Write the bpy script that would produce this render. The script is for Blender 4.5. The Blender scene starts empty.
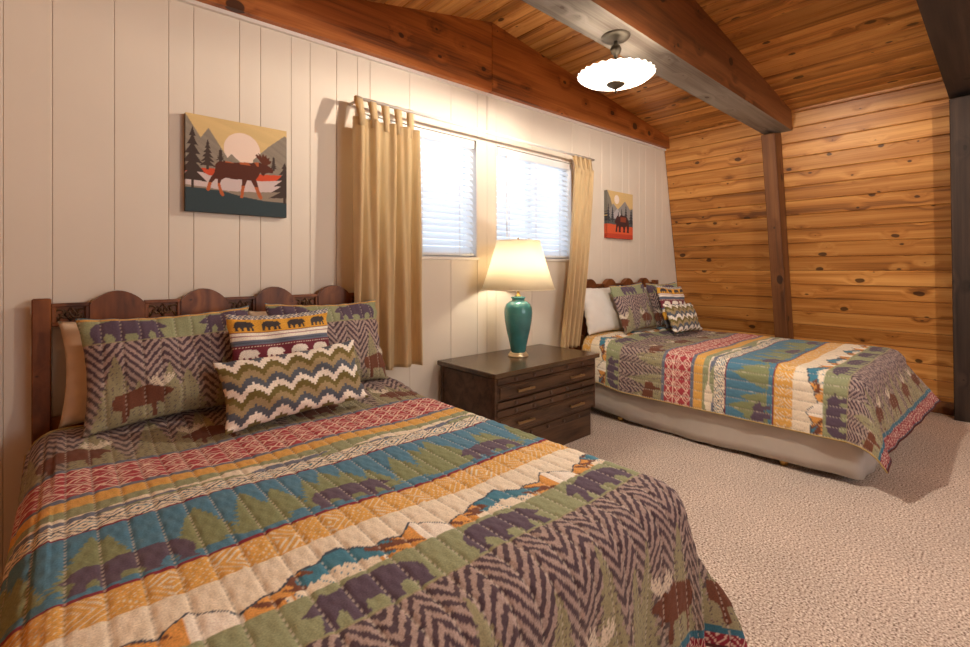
import bpy, math, random
import numpy as np
from mathutils import Vector, Matrix

random.seed(7); RNG = np.random.default_rng(11)
S = bpy.context.scene
COL = S.collection
PI = math.pi

# ------------------------------------------------------------------ camera
H = 1.20
cam_d = bpy.data.cameras.new('camera'); cam = bpy.data.objects.new('camera', cam_d); COL.objects.link(cam)
cam_d.sensor_width = 36.0; cam_d.sensor_fit = 'HORIZONTAL'
cam_d.lens = 36.0 * 467.0 / 970.0
cam_d.shift_y = -(323.5 - 269.0) / 970.0
cam_d.clip_start = 0.05
cam.location = (0, 0, H)
cam.rotation_euler = (PI / 2, 0, -math.radians(41.84))
S.camera = cam

# ------------------------------------------------------------------ world, exposure
W = bpy.data.worlds.new('world'); S.world = W; W.use_nodes = True
bg = W.node_tree.nodes['Background']
bg.inputs[0].default_value = (0.76, 0.86, 1.0, 1); bg.inputs[1].default_value = 1.4
S.view_settings.view_transform = 'Standard'; S.view_settings.look = 'None'
S.view_settings.gamma = 1.0; S.view_settings.use_curve_mapping = False
S.view_settings.exposure = 0.5
CEILING_LIGHT = 195.0     # watts of the bulb in each ceiling fixture
GLASS_GLOW = 5.0          # glow of the fixtures' lit glass
CEILING_LIGHT_COL = (1.0, 0.89, 0.76)
TABLE_LAMP = 10.0
TABLE_LAMP_COL = (1.0, 0.87, 0.66)
FILL_LIGHT = 24.0           # fill from an area lamp added outside the unseen far-end window
dl = bpy.data.lights.new('fill_light', 'AREA'); dl.shape = 'RECTANGLE'; dl.size = 2.6; dl.size_y = 1.3; dl.energy = FILL_LIGHT; dl.color = (.93, .96, 1.0)
dlo = bpy.data.objects.new('fill_light', dl); COL.objects.link(dlo); dlo.location = (2.3, -3.6, 1.55); dlo.rotation_euler = (PI / 2, 0, 0)

# ------------------------------------------------------------------ helpers
def lin(c):
    out = []
    for v in c:
        v = v / 255.0
        out.append(v / 12.92 if v <= 0.04045 else ((v + 0.055) / 1.055) ** 2.4)
    return tuple(out)
def lin4(c): return lin(c) + (1.0,)

def tag(o, label=None, cat=None, group=None, kind=None):
    if label: o['label'] = label
    if cat: o['category'] = cat
    if group: o['group'] = group
    if kind: o['kind'] = kind
    return o
def empty(name, loc=(0, 0, 0), rz=0.0, parent=None):
    o = bpy.data.objects.new(name, None); COL.objects.link(o)
    o.location = loc; o.rotation_euler = (0, 0, rz); o.empty_display_size = 0.1
    if parent: o.parent = parent
    return o
def link_mesh(name, me, mat=None, parent=None, loc=(0, 0, 0), rot=(0, 0, 0)):
    o = bpy.data.objects.new(name, me); COL.objects.link(o)
    if mat is not None and len(me.materials) == 0: me.materials.append(mat)
    o.location = loc; o.rotation_euler = rot
    if parent: o.parent = parent
    return o

class MB:
    def __init__(self): self.v = []; self.f = []; self.sm = []; self.mi = []
    def add(self, vs, fs, smooth=False, mi=0):
        n = len(self.v); self.v += [tuple(p) for p in vs]
        for f in fs:
            self.f.append([i + n for i in f]); self.sm.append(smooth); self.mi.append(mi)
        return self
    def box(self, x0, x1, y0, y1, z0, z1, bev=0.0, mi=0):
        if bev <= 0:
            vs = [(x, y, z) for z in (z0, z1) for y in (y0, y1) for x in (x0, x1)]
            fs = [(0, 2, 3, 1), (4, 5, 7, 6), (0, 1, 5, 4), (2, 6, 7, 3), (0, 4, 6, 2), (1, 3, 7, 5)]
            return self.add(vs, fs, mi=mi)
        b = min(bev, (x1 - x0) * .45, (y1 - y0) * .45, (z1 - z0) * .45)
        vs = []; idx = {}
        for ix, X in enumerate((x0, x1)):
            for iy, Y in enumerate((y0, y1)):
                for iz, Z in enumerate((z0, z1)):
                    sx, sy, sz = (1, -1)[ix], (1, -1)[iy], (1, -1)[iz]
                    for a in range(3):
                        p = [X + sx * b, Y + sy * b, Z + sz * b]
                        p[a] = (X, Y, Z)[a]
                        idx[(ix, iy, iz, a)] = len(vs); vs.append(tuple(p))
        fs = []
        for a in range(3):
            o1, o2 = (a + 1) % 3, (a + 2) % 3
            for s in (0, 1):
                q = []
                for (i, j) in ((0, 0), (1, 0), (1, 1), (0, 1)):
                    k = [0, 0, 0]; k[a] = s; k[o1] = i; k[o2] = j
                    q.append(idx[(k[0], k[1], k[2], a)])
                fs.append(q if s else q[::-1])
        for a in range(3):                      # edge faces along axis a
            o1, o2 = (a + 1) % 3, (a + 2) % 3
            for i in (0, 1):
                for j in (0, 1):
                    k0 = [0, 0, 0]; k1 = [0, 0, 0]; k1[a] = 1
                    for k in (k0, k1): k[o1] = i; k[o2] = j
                    q = [idx[(*k0, o1)], idx[(*k1, o1)], idx[(*k1, o2)], idx[(*k0, o2)]]
                    fs.append(q if (i + j) % 2 else q[::-1])
        for ix in (0, 1):
            for iy in (0, 1):
                for iz in (0, 1):
                    q = [idx[(ix, iy, iz, a)] for a in range(3)]
                    fs.append(q if (ix + iy + iz) % 2 else q[::-1])
        return self.add(vs, fs, mi=mi)
    def lathe(self, prof, n=32, c=(0, 0, 0), smooth=True, scal=None, mi=0):
        vs = []; fs = []
        for (r, z) in prof:
            for i in range(n):
                a = 2 * PI * i / n
                k = scal(a, r, z) if scal else 1.0
                vs.append((c[0] + r * k * math.cos(a), c[1] + r * k * math.sin(a), c[2] + z))
        m = len(prof)
        for j in range(m - 1):
            for i in range(n):
                i2 = (i + 1) % n
                fs.append((j * n + i, j * n + i2, (j + 1) * n + i2, (j + 1) * n + i))
        self.add(vs, fs, smooth, mi)
        base = len(self.v) - len(vs)
        if prof[0][0] > 1e-4: self.f.append([base + i for i in range(n)][::-1]); self.sm.append(False); self.mi.append(mi)
        if prof[-1][0] > 1e-4: self.f.append([base + (m - 1) * n + i for i in range(n)]); self.sm.append(False); self.mi.append(mi)
        return self
    def tube(self, pts, r, n=8, smooth=True, cap=True):
        pts = [Vector(p) for p in pts]; m = len(pts); vs = []; fs = []
        up = Vector((0, 0, 1))
        for i, p in enumerate(pts):
            d = (pts[min(i + 1, m - 1)] - pts[max(i - 1, 0)]).normalized()
            u = up if abs(d.dot(up)) < .95 else Vector((1, 0, 0))
            a = d.cross(u).normalized(); b = d.cross(a).normalized()
            for k in range(n):
                t = 2 * PI * k / n
                vs.append(p + (a * math.cos(t) + b * math.sin(t)) * r)
        for i in range(m - 1):
            for k in range(n):
                k2 = (k + 1) % n
                fs.append((i * n + k, i * n + k2, (i + 1) * n + k2, (i + 1) * n + k))
        if cap: fs.append(list(range(n))[::-1]); fs.append([(m - 1) * n + k for k in range(n)])
        return self.add(vs, fs, smooth)
    def prism(self, poly, y0, y1, mi=0):          # poly in x,z ; extruded along y
        n = len(poly)
        vs = [(x, y0, z) for x, z in poly] + [(x, y1, z) for x, z in poly]
        fs = [list(range(n)), [n + i for i in range(n)][::-1]]
        for i in range(n):
            j = (i + 1) % n
            fs.append((i, n + i, n + j, j))
        return self.add(vs, fs, mi=mi)
    def mesh(self, name):
        me = bpy.data.meshes.new(name); me.from_pydata(self.v, [], self.f)
        me.polygons.foreach_set('use_smooth', self.sm)
        if any(self.mi): me.polygons.foreach_set('material_index', self.mi)
        me.update(); return me
    def build(self, name, mat=None, parent=None, loc=(0, 0, 0), rot=(0, 0, 0)):
        me = self.mesh(name)
        if isinstance(mat, (list, tuple)):
            for m in mat: me.materials.append(m)
            mat = None
        return link_mesh(name, me, mat, parent, loc, rot)

def grid_mesh(name, P, C=None, wrap=False):
    """P (n,m,3) array; C (n,m,3) linear colours"""
    n, m = P.shape[:2]
    me = bpy.data.meshes.new(name)
    me.vertices.add(n * m); me.vertices.foreach_set('co', P.reshape(-1).astype(np.float32))
    i = np.arange(n * m).reshape(n, m)
    q = np.stack([i[:-1, :-1], i[:-1, 1:], i[1:, 1:], i[1:, :-1]], -1).reshape(-1, 4)
    add_quads(me, q)
    if C is not None: set_col(me, C.reshape(-1, 3))
    return me
def add_quads(me, q):
    me.loops.add(q.size); me.loops.foreach_set('vertex_index', q.reshape(-1).astype(np.int32))
    me.polygons.add(len(q)); me.polygons.foreach_set('loop_start', (np.arange(len(q)) * 4).astype(np.int32))
    me.polygons.foreach_set('use_smooth', np.ones(len(q), bool))
    me.update(calc_edges=True); me.validate()
def set_col(me, C):
    a = me.color_attributes.new('Col', 'FLOAT_COLOR', 'POINT')
    C4 = np.ones((len(C), 4), np.float32); C4[:, :3] = C
    a.data.foreach_set('color', C4.reshape(-1))

# ------------------------------------------------------------------ materials
def new_mat(name):
    m = bpy.data.materials.new(name); m.use_nodes = True
    nt = m.node_tree; b = nt.nodes['Principled BSDF']
    return m, nt, b
def N(nt, t, **kw):
    n = nt.nodes.new(t)
    for k, v in kw.items(): setattr(n, k, v)
    return n
def L(nt, a, b): nt.links.new(a, b)
def ramp(nt, fac, stops, interp='LINEAR'):
    r = N(nt, 'ShaderNodeValToRGB'); r.color_ramp.interpolation = interp
    el = r.color_ramp.elements
    while len(el) < len(stops): el.new(0.5)
    for e, (p, c) in zip(el, stops): e.position = p; e.color = c
    L(nt, fac, r.inputs[0]); return r
def math_n(nt, op, a, b=None, c=None):
    n = N(nt, 'ShaderNodeMath', operation=op)
    for i, x in enumerate((a, b, c)):
        if x is None: continue
        if isinstance(x, (int, float)): n.inputs[i].default_value = x
        else: L(nt, x, n.inputs[i])
    return n.outputs[0]
def plain(name, col, rough=.6, metal=0.0, var=0.06, scale=30, bump=0.0, spec=None, aniso=None):
    m, nt, b = new_mat(name)
    tc = N(nt, 'ShaderNodeTexCoord'); nz = N(nt, 'ShaderNodeTexNoise')
    nz.inputs['Scale'].default_value = scale; nz.inputs['Detail'].default_value = 4
    L(nt, tc.outputs['Object'], nz.inputs['Vector'])
    c = lin(col)
    r = ramp(nt, nz.outputs['Fac'], [(.3, tuple(max(0, x * (1 - var)) for x in c) + (1,)), (.7, tuple(x * (1 + var) for x in c) + (1,))])
    L(nt, r.outputs[0], b.inputs['Base Color'])
    b.inputs['Roughness'].default_value = rough; b.inputs['Metallic'].default_value = metal
    if spec is not None: b.inputs['Specular IOR Level'].default_value = spec
    if bump:
        bp = N(nt, 'ShaderNodeBump'); bp.inputs['Strength'].default_value = bump; bp.inputs['Distance'].default_value = .004
        L(nt, nz.outputs['Fac'], bp.inputs['Height']); L(nt, bp.outputs[0], b.inputs['Normal'])
    return m

def wood(name, light, mid, dark, knot, rough=.4, knots=1.0, tone=.22, grain=(0.7, 11, 11), spec=.4, bump=.15, use_random=True, weather=0.0):
    m, nt, b = new_mat(name)
    tc = N(nt, 'ShaderNodeTexCoord'); oi = N(nt, 'ShaderNodeObjectInfo')
    off = N(nt, 'ShaderNodeCombineXYZ')
    rnd = oi.outputs['Random']
    L(nt, math_n(nt, 'MULTIPLY', rnd, 37.0), off.inputs[0]); L(nt, math_n(nt, 'MULTIPLY', rnd, 91.0), off.inputs[1])
    L(nt, math_n(nt, 'MULTIPLY', rnd, 53.0), off.inputs[2])
    va = N(nt, 'ShaderNodeVectorMath', operation='ADD')
    L(nt, tc.outputs['Object'], va.inputs[0])
    if use_random: L(nt, off.outputs[0], va.inputs[1])
    # knots
    mk = N(nt, 'ShaderNodeMapping'); mk.inputs['Scale'].default_value = (3.0, 4.9, 1.0)
    sxyz = N(nt, 'ShaderNodeSeparateXYZ'); L(nt, va.outputs[0], sxyz.inputs[0]); cxyz = N(nt, 'ShaderNodeCombineXYZ')
    L(nt, sxyz.outputs[0], cxyz.inputs[0]); L(nt, math_n(nt, 'ADD', sxyz.outputs[1], math_n(nt, 'MULTIPLY', sxyz.outputs[2], .8)), cxyz.inputs[1]); L(nt, cxyz.outputs[0], mk.inputs[0])
    wob = N(nt, 'ShaderNodeTexNoise'); wob.inputs['Scale'].default_value = 14; L(nt, va.outputs[0], wob.inputs['Vector'])
    wv = N(nt, 'ShaderNodeVectorMath', operation='SCALE'); wv.inputs['Scale'].default_value = .09; L(nt, wob.outputs['Color'], wv.inputs[0])
    mk2 = N(nt, 'ShaderNodeVectorMath', operation='ADD'); L(nt, mk.outputs[0], mk2.inputs[0]); L(nt, wv.outputs[0], mk2.inputs[1])
    vo = N(nt, 'ShaderNodeTexVoronoi', feature='F1', voronoi_dimensions='2D'); vo.inputs['Scale'].default_value = 1.0; L(nt, mk2.outputs[0], vo.inputs['Vector'])
    sep = N(nt, 'ShaderNodeSeparateColor'); L(nt, vo.outputs['Color'], sep.inputs[0])
    size = math_n(nt, 'MULTIPLY', math_n(nt, 'POWER', sep.outputs[0], 2.2), .145 * knots)
    kd = math_n(nt, 'SUBTRACT', vo.outputs['Distance'], size)
    km = N(nt, 'ShaderNodeMapRange'); km.interpolation_type = 'SMOOTHSTEP'
    L(nt, kd, km.inputs[0]); km.inputs[1].default_value = .028; km.inputs[2].default_value = .0; km.inputs[3].default_value = 0; km.inputs[4].default_value = 1
    halo = N(nt, 'ShaderNodeMapRange'); halo.interpolation_type = 'SMOOTHSTEP'
    L(nt, kd, halo.inputs[0]); halo.inputs[1].default_value = .30; halo.inputs[2].default_value = .0; halo.inputs[3].default_value = 0; halo.inputs[4].default_value = 1
    # grain
    mg = N(nt, 'ShaderNodeMapping'); mg.inputs['Scale'].default_value = grain; L(nt, va.outputs[0], mg.inputs[0])
    hv = N(nt, 'ShaderNodeCombineXYZ'); L(nt, math_n(nt, 'MULTIPLY', halo.outputs[0], .55), hv.inputs[1]); L(nt, math_n(nt, 'MULTIPLY', halo.outputs[0], .35), hv.inputs[2])
    ma = N(nt, 'ShaderNodeVectorMath', operation='ADD'); L(nt, mg.outputs[0], ma.inputs[0]); L(nt, hv.outputs[0], ma.inputs[1])
    n1 = N(nt, 'ShaderNodeTexNoise'); n1.inputs['Scale'].default_value = 1.0; n1.inputs['Detail'].default_value = 5; n1.inputs['Distortion'].default_value = .5
    L(nt, ma.outputs[0], n1.inputs['Vector'])
    m2 = N(nt, 'ShaderNodeMapping'); m2.inputs['Scale'].default_value = (grain[0] * 2.5, grain[1] * 9, grain[2] * 9); L(nt, va.outputs[0], m2.inputs[0])
    n2 = N(nt, 'ShaderNodeTexNoise'); n2.inputs['Scale'].default_value = 1.0; n2.inputs['Detail'].default_value = 3; L(nt, m2.outputs[0], n2.inputs['Vector'])
    g = math_n(nt, 'ADD', math_n(nt, 'MULTIPLY', n1.outputs['Fac'], .75), math_n(nt, 'MULTIPLY', n2.outputs['Fac'], .25))
    r = ramp(nt, g, [(.34, lin4(dark)), (.48, lin4(mid)), (.64, lin4(light))])
    # tone per piece
    tn = math_n(nt, 'ADD', math_n(nt, 'MULTIPLY', rnd, tone), 1 - tone * .55)
    mt = N(nt, 'ShaderNodeMix', data_type='RGBA', blend_type='MULTIPLY'); mt.inputs[0].default_value = 1
    L(nt, r.outputs[0], mt.inputs[6])
    cc = N(nt, 'ShaderNodeCombineColor')
    L(nt, tn, cc.inputs[0]); L(nt, math_n(nt, 'POWER', tn, 1.15), cc.inputs[1]); L(nt, math_n(nt, 'POWER', tn, 1.4), cc.inputs[2])
    L(nt, cc.outputs[0], mt.inputs[7])
    mx = N(nt, 'ShaderNodeMix', data_type='RGBA'); L(nt, math_n(nt, 'MULTIPLY', km.outputs[0], .85), mx.inputs[0])
    L(nt, mt.outputs[2], mx.inputs[6]); mx.inputs[7].default_value = lin4(knot)
    L(nt, mx.outputs[2], b.inputs['Base Color'])
    b.inputs['Roughness'].default_value = rough; b.inputs['Specular IOR Level'].default_value = spec
    bp = N(nt, 'ShaderNodeBump'); bp.inputs['Strength'].default_value = bump; bp.inputs['Distance'].default_value = .002
    L(nt, g, bp.inputs['Height']); L(nt, bp.outputs[0], b.inputs['Normal'])
    return m

def print_mat(name, rough=.85, weave=260.0, bump=.25):
    m, nt, b = new_mat(name)
    at = N(nt, 'ShaderNodeAttribute', attribute_name='Col')
    tc = N(nt, 'ShaderNodeTexCoord'); nz = N(nt, 'ShaderNodeTexNoise'); nz.inputs['Scale'].default_value = weave; nz.inputs['Detail'].default_value = 2
    L(nt, tc.outputs['Object'], nz.inputs['Vector'])
    r = ramp(nt, nz.outputs['Fac'], [(.3, (.88, .88, .88, 1)), (.7, (1.22, 1.22, 1.22, 1))])
    mx = N(nt, 'ShaderNodeMix', data_type='RGBA', blend_type='MULTIPLY'); mx.inputs[0].default_value = 1
    L(nt, at.outputs['Color'], mx.inputs[6]); L(nt, r.outputs[0], mx.inputs[7]); L(nt, mx.outputs[2], b.inputs['Base Color'])
    b.inputs['Roughness'].default_value = rough; b.inputs['Specular IOR Level'].default_value = .2
    b.inputs['Sheen Weight'].default_value = .08
    bp = N(nt, 'ShaderNodeBump'); bp.inputs['Strength'].default_value = bump; bp.inputs['Distance'].default_value = .0015
    L(nt, nz.outputs['Fac'], bp.inputs['Height']); L(nt, bp.outputs[0], b.inputs['Normal'])
    return m

def translucent(name, col, tcol, mix=.4, rough=.8, bump=.0, scale=80, emit=None):
    m, nt, b = new_mat(name)
    b.inputs['Base Color'].default_value = lin4(col); b.inputs['Roughness'].default_value = rough
    b.inputs['Specular IOR Level'].default_value = .25
    tr = N(nt, 'ShaderNodeBsdfTranslucent'); tr.inputs[0].default_value = lin4(tcol)
    ms = N(nt, 'ShaderNodeMixShader'); ms.inputs[0].default_value = mix
    L(nt, b.outputs[0], ms.inputs[1]); L(nt, tr.outputs[0], ms.inputs[2])
    L(nt, ms.outputs[0], nt.nodes['Material Output'].inputs[0])
    if bump:
        tc = N(nt, 'ShaderNodeTexCoord'); nz = N(nt, 'ShaderNodeTexNoise'); nz.inputs['Scale'].default_value = scale; nz.inputs['Detail'].default_value = 3
        mp = N(nt, 'ShaderNodeMapping'); mp.inputs['Scale'].default_value = (1, 1, .12); L(nt, tc.outputs['Object'], mp.inputs[0]); L(nt, mp.outputs[0], nz.inputs['Vector'])
        bp = N(nt, 'ShaderNodeBump'); bp.inputs['Strength'].default_value = bump; bp.inputs['Distance'].default_value = .004
        L(nt, nz.outputs['Fac'], bp.inputs['Height']); L(nt, bp.outputs[0], b.inputs['Normal'])
        r = ramp(nt, nz.outputs['Fac'], [(.3, tuple(x * .85 for x in lin(col)) + (1,)), (.7, tuple(x * 1.08 for x in lin(col)) + (1,))])
        L(nt, r.outputs[0], b.inputs['Base Color'])
    return m

M = {}
M['pine_wall'] = wood('pine_wall', (212, 156, 88), (182, 120, 58), (112, 66, 28), (46, 24, 12), rough=.38, tone=.42, knots=.62, grain=(.55, 13, 13))
M['pine_ceiling'] = wood('pine_ceiling', (220, 166, 98), (192, 130, 66), (118, 70, 31), (46, 24, 12), rough=.33, tone=.55, knots=.62, grain=(.55, 13, 13))
M['beam_side'] = wood('beam_side', (152, 96, 54), (124, 73, 37), (80, 44, 20), (40, 22, 12), rough=.55, tone=.08, knots=.9, grain=(.6, 7, 7))
M['beam_under'] = wood('beam_under', (150, 140, 128), (130, 119, 107), (98, 84, 72), (80, 62, 48), rough=.75, tone=.05, knots=.5)
M['fascia'] = wood('fascia', (200, 124, 62), (166, 94, 42), (92, 48, 22), (40, 20, 10), rough=.48, tone=.14, grain=(.6, 9, 9))
M['post'] = wood('post', (134, 88, 50), (110, 68, 36), (78, 46, 24), (44, 26, 16), rough=.6, tone=.08)
M['shade_dark_wood'] = wood('shade_dark_wood', (66, 50, 41), (50, 37, 30), (33, 24, 19), (28, 20, 16), rough=.7, tone=.06, knots=.7)  # weathered grey-brown wood, darkened in colour to stand for its backlit shade
M['headboard'] = wood('headboard', (146, 88, 46), (116, 64, 31), (74, 37, 15), (36, 16, 8), rough=.40, tone=.12, knots=.0, grain=(14, 14, 1.2))
M['carving'] = wood('carving', (112, 76, 40), (86, 56, 28), (50, 30, 16), (36, 20, 10), rough=.5, tone=.05, knots=0)
M['chest'] = wood('chest', (104, 76, 54), (84, 60, 42), (58, 40, 27), (30, 20, 12), rough=.42, tone=.10, knots=.0, grain=(3, 18, 18))
M['chest_top'] = wood('chest_top', (98, 76, 52), (80, 60, 40), (58, 42, 28), (30, 20, 12), rough=.24, tone=.04, knots=.0, grain=(2, 16, 16), spec=.7)
M['stud'] = plain('stud', (92, 74, 60), .4, .3, .1)
M['pull'] = plain('pull', (150, 122, 84), .42, .6, .1)
M['white_wall'] = plain('white_wall', (228, 217, 203), .55, 0, .02, 3)
M['white_trim'] = plain('white_trim', (232, 226, 220), .45, 0, .02, 3)
M['groove'] = plain('groove', (212, 199, 184), .7, 0, .02, 3)
M['cream_linen'] = plain('cream_linen', (226, 206, 182), .85, 0, .05, 12, .3)
M['white_linen'] = plain('white_linen', (236, 232, 226), .85, 0, .03, 12, .3)
M['mattress'] = plain('mattress', (225, 218, 205), .85, 0, .04, 20)
M['skirt'] = plain('skirt', (190, 182, 174), .5, 0, .04, 9, .1)
M['print'] = print_mat('print'); M['canvas'] = print_mat('canvas', .75, 400, .12)
M['canvas_back'] = plain('canvas_back', (60, 46, 40), .8)
M['binding'] = plain('binding', (176, 150, 96), .85, 0, .1, 40)
M['binding_red'] = plain('binding_red', (92, 40, 40), .85, 0, .1, 40)
M['curtain'] = translucent('curtain', (226, 204, 164), (240, 216, 170), .45, .8, .35, 60)
M['rod'] = plain('rod', (238, 236, 232), .35, 0, .01)
M['slat'] = translucent('slat', (240, 242, 246), (240, 246, 252), .6, .45)
M['cord'] = plain('cord', (230, 230, 232), .8)
M['vinyl'] = plain('vinyl', (235, 236, 238), .4, 0, .01)
M['brass'] = plain('brass', (206, 170, 100), .3, .9, .06)
M['pale_brass'] = plain('pale_brass', (226, 208, 170), .35, .6, .06)
M['bronze'] = plain('bronze', (84, 74, 60), .45, .6, .1)
M['lampshade'] = translucent('lampshade', (246, 238, 222), (255, 246, 228), .55, .9)
def glaze():
    m, nt, b = new_mat('teal_glaze')
    tc = N(nt, 'ShaderNodeTexCoord'); nz = N(nt, 'ShaderNodeTexNoise'); nz.inputs['Scale'].default_value = 7; nz.inputs['Detail'].default_value = 6
    L(nt, tc.outputs['Object'], nz.inputs['Vector'])
    r = ramp(nt, nz.outputs['Fac'], [(.3, lin4((48, 116, 122))), (.6, lin4((68, 148, 150))), (.8, lin4((98, 164, 162)))])
    L(nt, r.outputs[0], b.inputs['Base Color']); b.inputs['Roughness'].default_value = .22
    b.inputs['Coat Weight'].default_value = .5; b.inputs['Coat Roughness'].default_value = .08
    return m
M['teal'] = glaze()
def carpet():
    m, nt, b = new_mat('carpet')
    tc = N(nt, 'ShaderNodeTexCoord')
    n1 = N(nt, 'ShaderNodeTexNoise'); n1.inputs['Scale'].default_value = 125; n1.inputs['Detail'].default_value = 3
    n2 = N(nt, 'ShaderNodeTexNoise'); n2.inputs['Scale'].default_value = 2.2; n2.inputs['Detail'].default_value = 3
    n3 = N(nt, 'ShaderNodeTexNoise'); n3.inputs['Scale'].default_value = 45; n3.inputs['Detail'].default_value = 4
    for n in (n1, n2, n3): L(nt, tc.outputs['Object'], n.inputs['Vector'])
    r = ramp(nt, n1.outputs['Fac'], [(.34, lin4((106, 86, 74))), (.43, lin4((192, 172, 158))), (.55, lin4((220, 204, 192))), (.66, lin4((250, 242, 234)))])
    r2 = ramp(nt, n2.outputs['Fac'], [(.3, (.90, .90, .90, 1)), (.7, (1.06, 1.05, 1.04, 1))])
    mx = N(nt, 'ShaderNodeMix', data_type='RGBA', blend_type='MULTIPLY'); mx.inputs[0].default_value = 1
    L(nt, r.outputs[0], mx.inputs[6]); L(nt, r2.outputs[0], mx.inputs[7]); L(nt, mx.outputs[2], b.inputs['Base Color'])
    b.inputs['Roughness'].default_value = .95; b.inputs['Specular IOR Level'].default_value = .1
    hh = math_n(nt, 'ADD', n1.outputs['Fac'], n3.outputs['Fac'])
    bp = N(nt, 'ShaderNodeBump'); bp.inputs['Strength'].default_value = .25; bp.inputs['Distance'].default_value = .005
    L(nt, hh, bp.inputs['Height']); L(nt, bp.outputs[0], b.inputs['Normal'])
    return m
M['carpet'] = carpet()
def glass_pane():
    m, nt, b = new_mat('window_glass')
    tr = N(nt, 'ShaderNodeBsdfTransparent'); tr.inputs[0].default_value = (.95, .97, .98, 1)
    gl = N(nt, 'ShaderNodeBsdfGlossy'); gl.inputs['Roughness'].default_value = .02
    ms = N(nt, 'ShaderNodeMixShader'); ms.inputs[0].default_value = .05; L(nt, tr.outputs[0], ms.inputs[1]); L(nt, gl.outputs[0], ms.inputs[2])
    L(nt, ms.outputs[0], nt.nodes['Material Output'].inputs[0]); return m
M['glass'] = glass_pane()
def lit_glass():
    m, nt, b = new_mat('lit_glass')
    b.inputs['Base Color'].default_value = (.9, .88, .84, 1); b.inputs['Roughness'].default_value = .3
    b.inputs['Emission Color'].default_value = CEILING_LIGHT_COL + (1,); b.inputs['Emission Strength'].default_value = GLASS_GLOW
    tr = N(nt, 'ShaderNodeBsdfTransparent'); tr.inputs[0].default_value = (1, .97, .93, 1)
    ms = N(nt, 'ShaderNodeMixShader'); ms.inputs[0].default_value = .55
    L(nt, b.outputs[0], ms.inputs[1]); L(nt, tr.outputs[0], ms.inputs[2]); L(nt, ms.outputs[0], nt.nodes['Material Output'].inputs[0])
    return m
M['lit_glass'] = lit_glass()

# ------------------------------------------------------------------ room shell
YW = 2.54                       # white window wall
YF = -3.4                       # opposite wall
XR = lambda z: 5.45 - 0.20 * z  # leaning pine wall
RIDGE_X, RIDGE_Z = 2.285, 2.975
SR, SL = 0.125, 0.225
XL = lambda z: -1.05 + 0.20 * z
WTf = lambda x: 2.442 + .0175 * x   # top of the white wall
BEAM_Z = 2.47

fl = MB().box(-1.6, 6.0, YF - .3, YW + .3, -.12, 0).build('floor', M['carpet'])
tag(fl, 'beige flecked wall to wall carpet on the floor', 'carpet', kind='structure')

# pine wall: backing and one object per board
root = MB().prism([(XR(0) + .03, -.1), (XR(0) + .2, -.1), (XR(3.1) + .2, 3.1), (XR(3.1) + .03, 3.1)], YF, YW + .1).build('wall_right', M['shade_dark_wood'])
tag(root, 'leaning wall of horizontal knotty pine boards behind the far bed', 'wall', kind='structure')
ang = math.atan(0.20)
PW = 0.1335
def plank_mesh(name, length, width, th, bev=.006):
    mb = MB(); w = width / 2; l = length / 2
    # cross-section with chamfered visible edges; visible face is +z
    sec = [(-w, 0), (w, 0), (w, th - bev), (w - bev, th), (-w + bev, th), (-w, th - bev)]
    vs = [(-l, y, z) for y, z in sec] + [(l, y, z) for y, z in sec]; n = 6
    fs = [list(range(n)), [n + i for i in range(n)][::-1]] + [(i, n + i, n + (i + 1) % n, (i + 1) % n) for i in range(n)]
    mb.add(vs, [f[::-1] for f in fs]); return mb.mesh(name)
wall_plank = plank_mesh('wall_plank', YW - YF - .01, PW - .002, .024); wall_plank.materials.append(M['pine_wall'])
up = Vector((-0.20, 0, 1)).normalized(); nin = Vector((-1, 0, -0.20)).normalized(); lx = Vector((0, -1, 0))
i = 0; dist = PW / 2 + .01
while True:
    p = Vector((XR(0) + .028, (YW + YF) / 2, 0)) + up * dist
    if p.z > 2.78: break
    o = link_mesh('plank', wall_plank, None, root)
    o.matrix_local = Matrix((( lx.x, up.x, nin.x, p.x), (lx.y, up.y, nin.y, p.y + random.uniform(-.004, .004) * 0), (lx.z, up.z, nin.z, p.z), (0, 0, 0, 1)))
    dist += PW; i += 1

# left leaning wall and the wall behind
o = MB().prism([(XL(0) - .2, -.1), (XL(0), -.1), (XL(3.1), 3.1), (XL(3.1) - .2, 3.1)], YF, YW + .1).build('wall_left', M['pine_wall'])
tag(o, 'leaning pine wall closing the room beside the near bed', 'wall', kind='structure')
fw = MB()
for (x0, x1, z0, z1) in ((-1.6, 1.0, -.1, 3.2), (3.6, 6.0, -.1, 3.2), (1.0, 3.6, -.1, .9), (1.0, 3.6, 2.2, 3.2)): fw.box(x0, x1, YF - .12, YF, z0, z1)
o = fw.build('wall_front', M['white_wall'])
tag(o, 'plain white wall at the other end of the room', 'wall', kind='structure')

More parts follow.
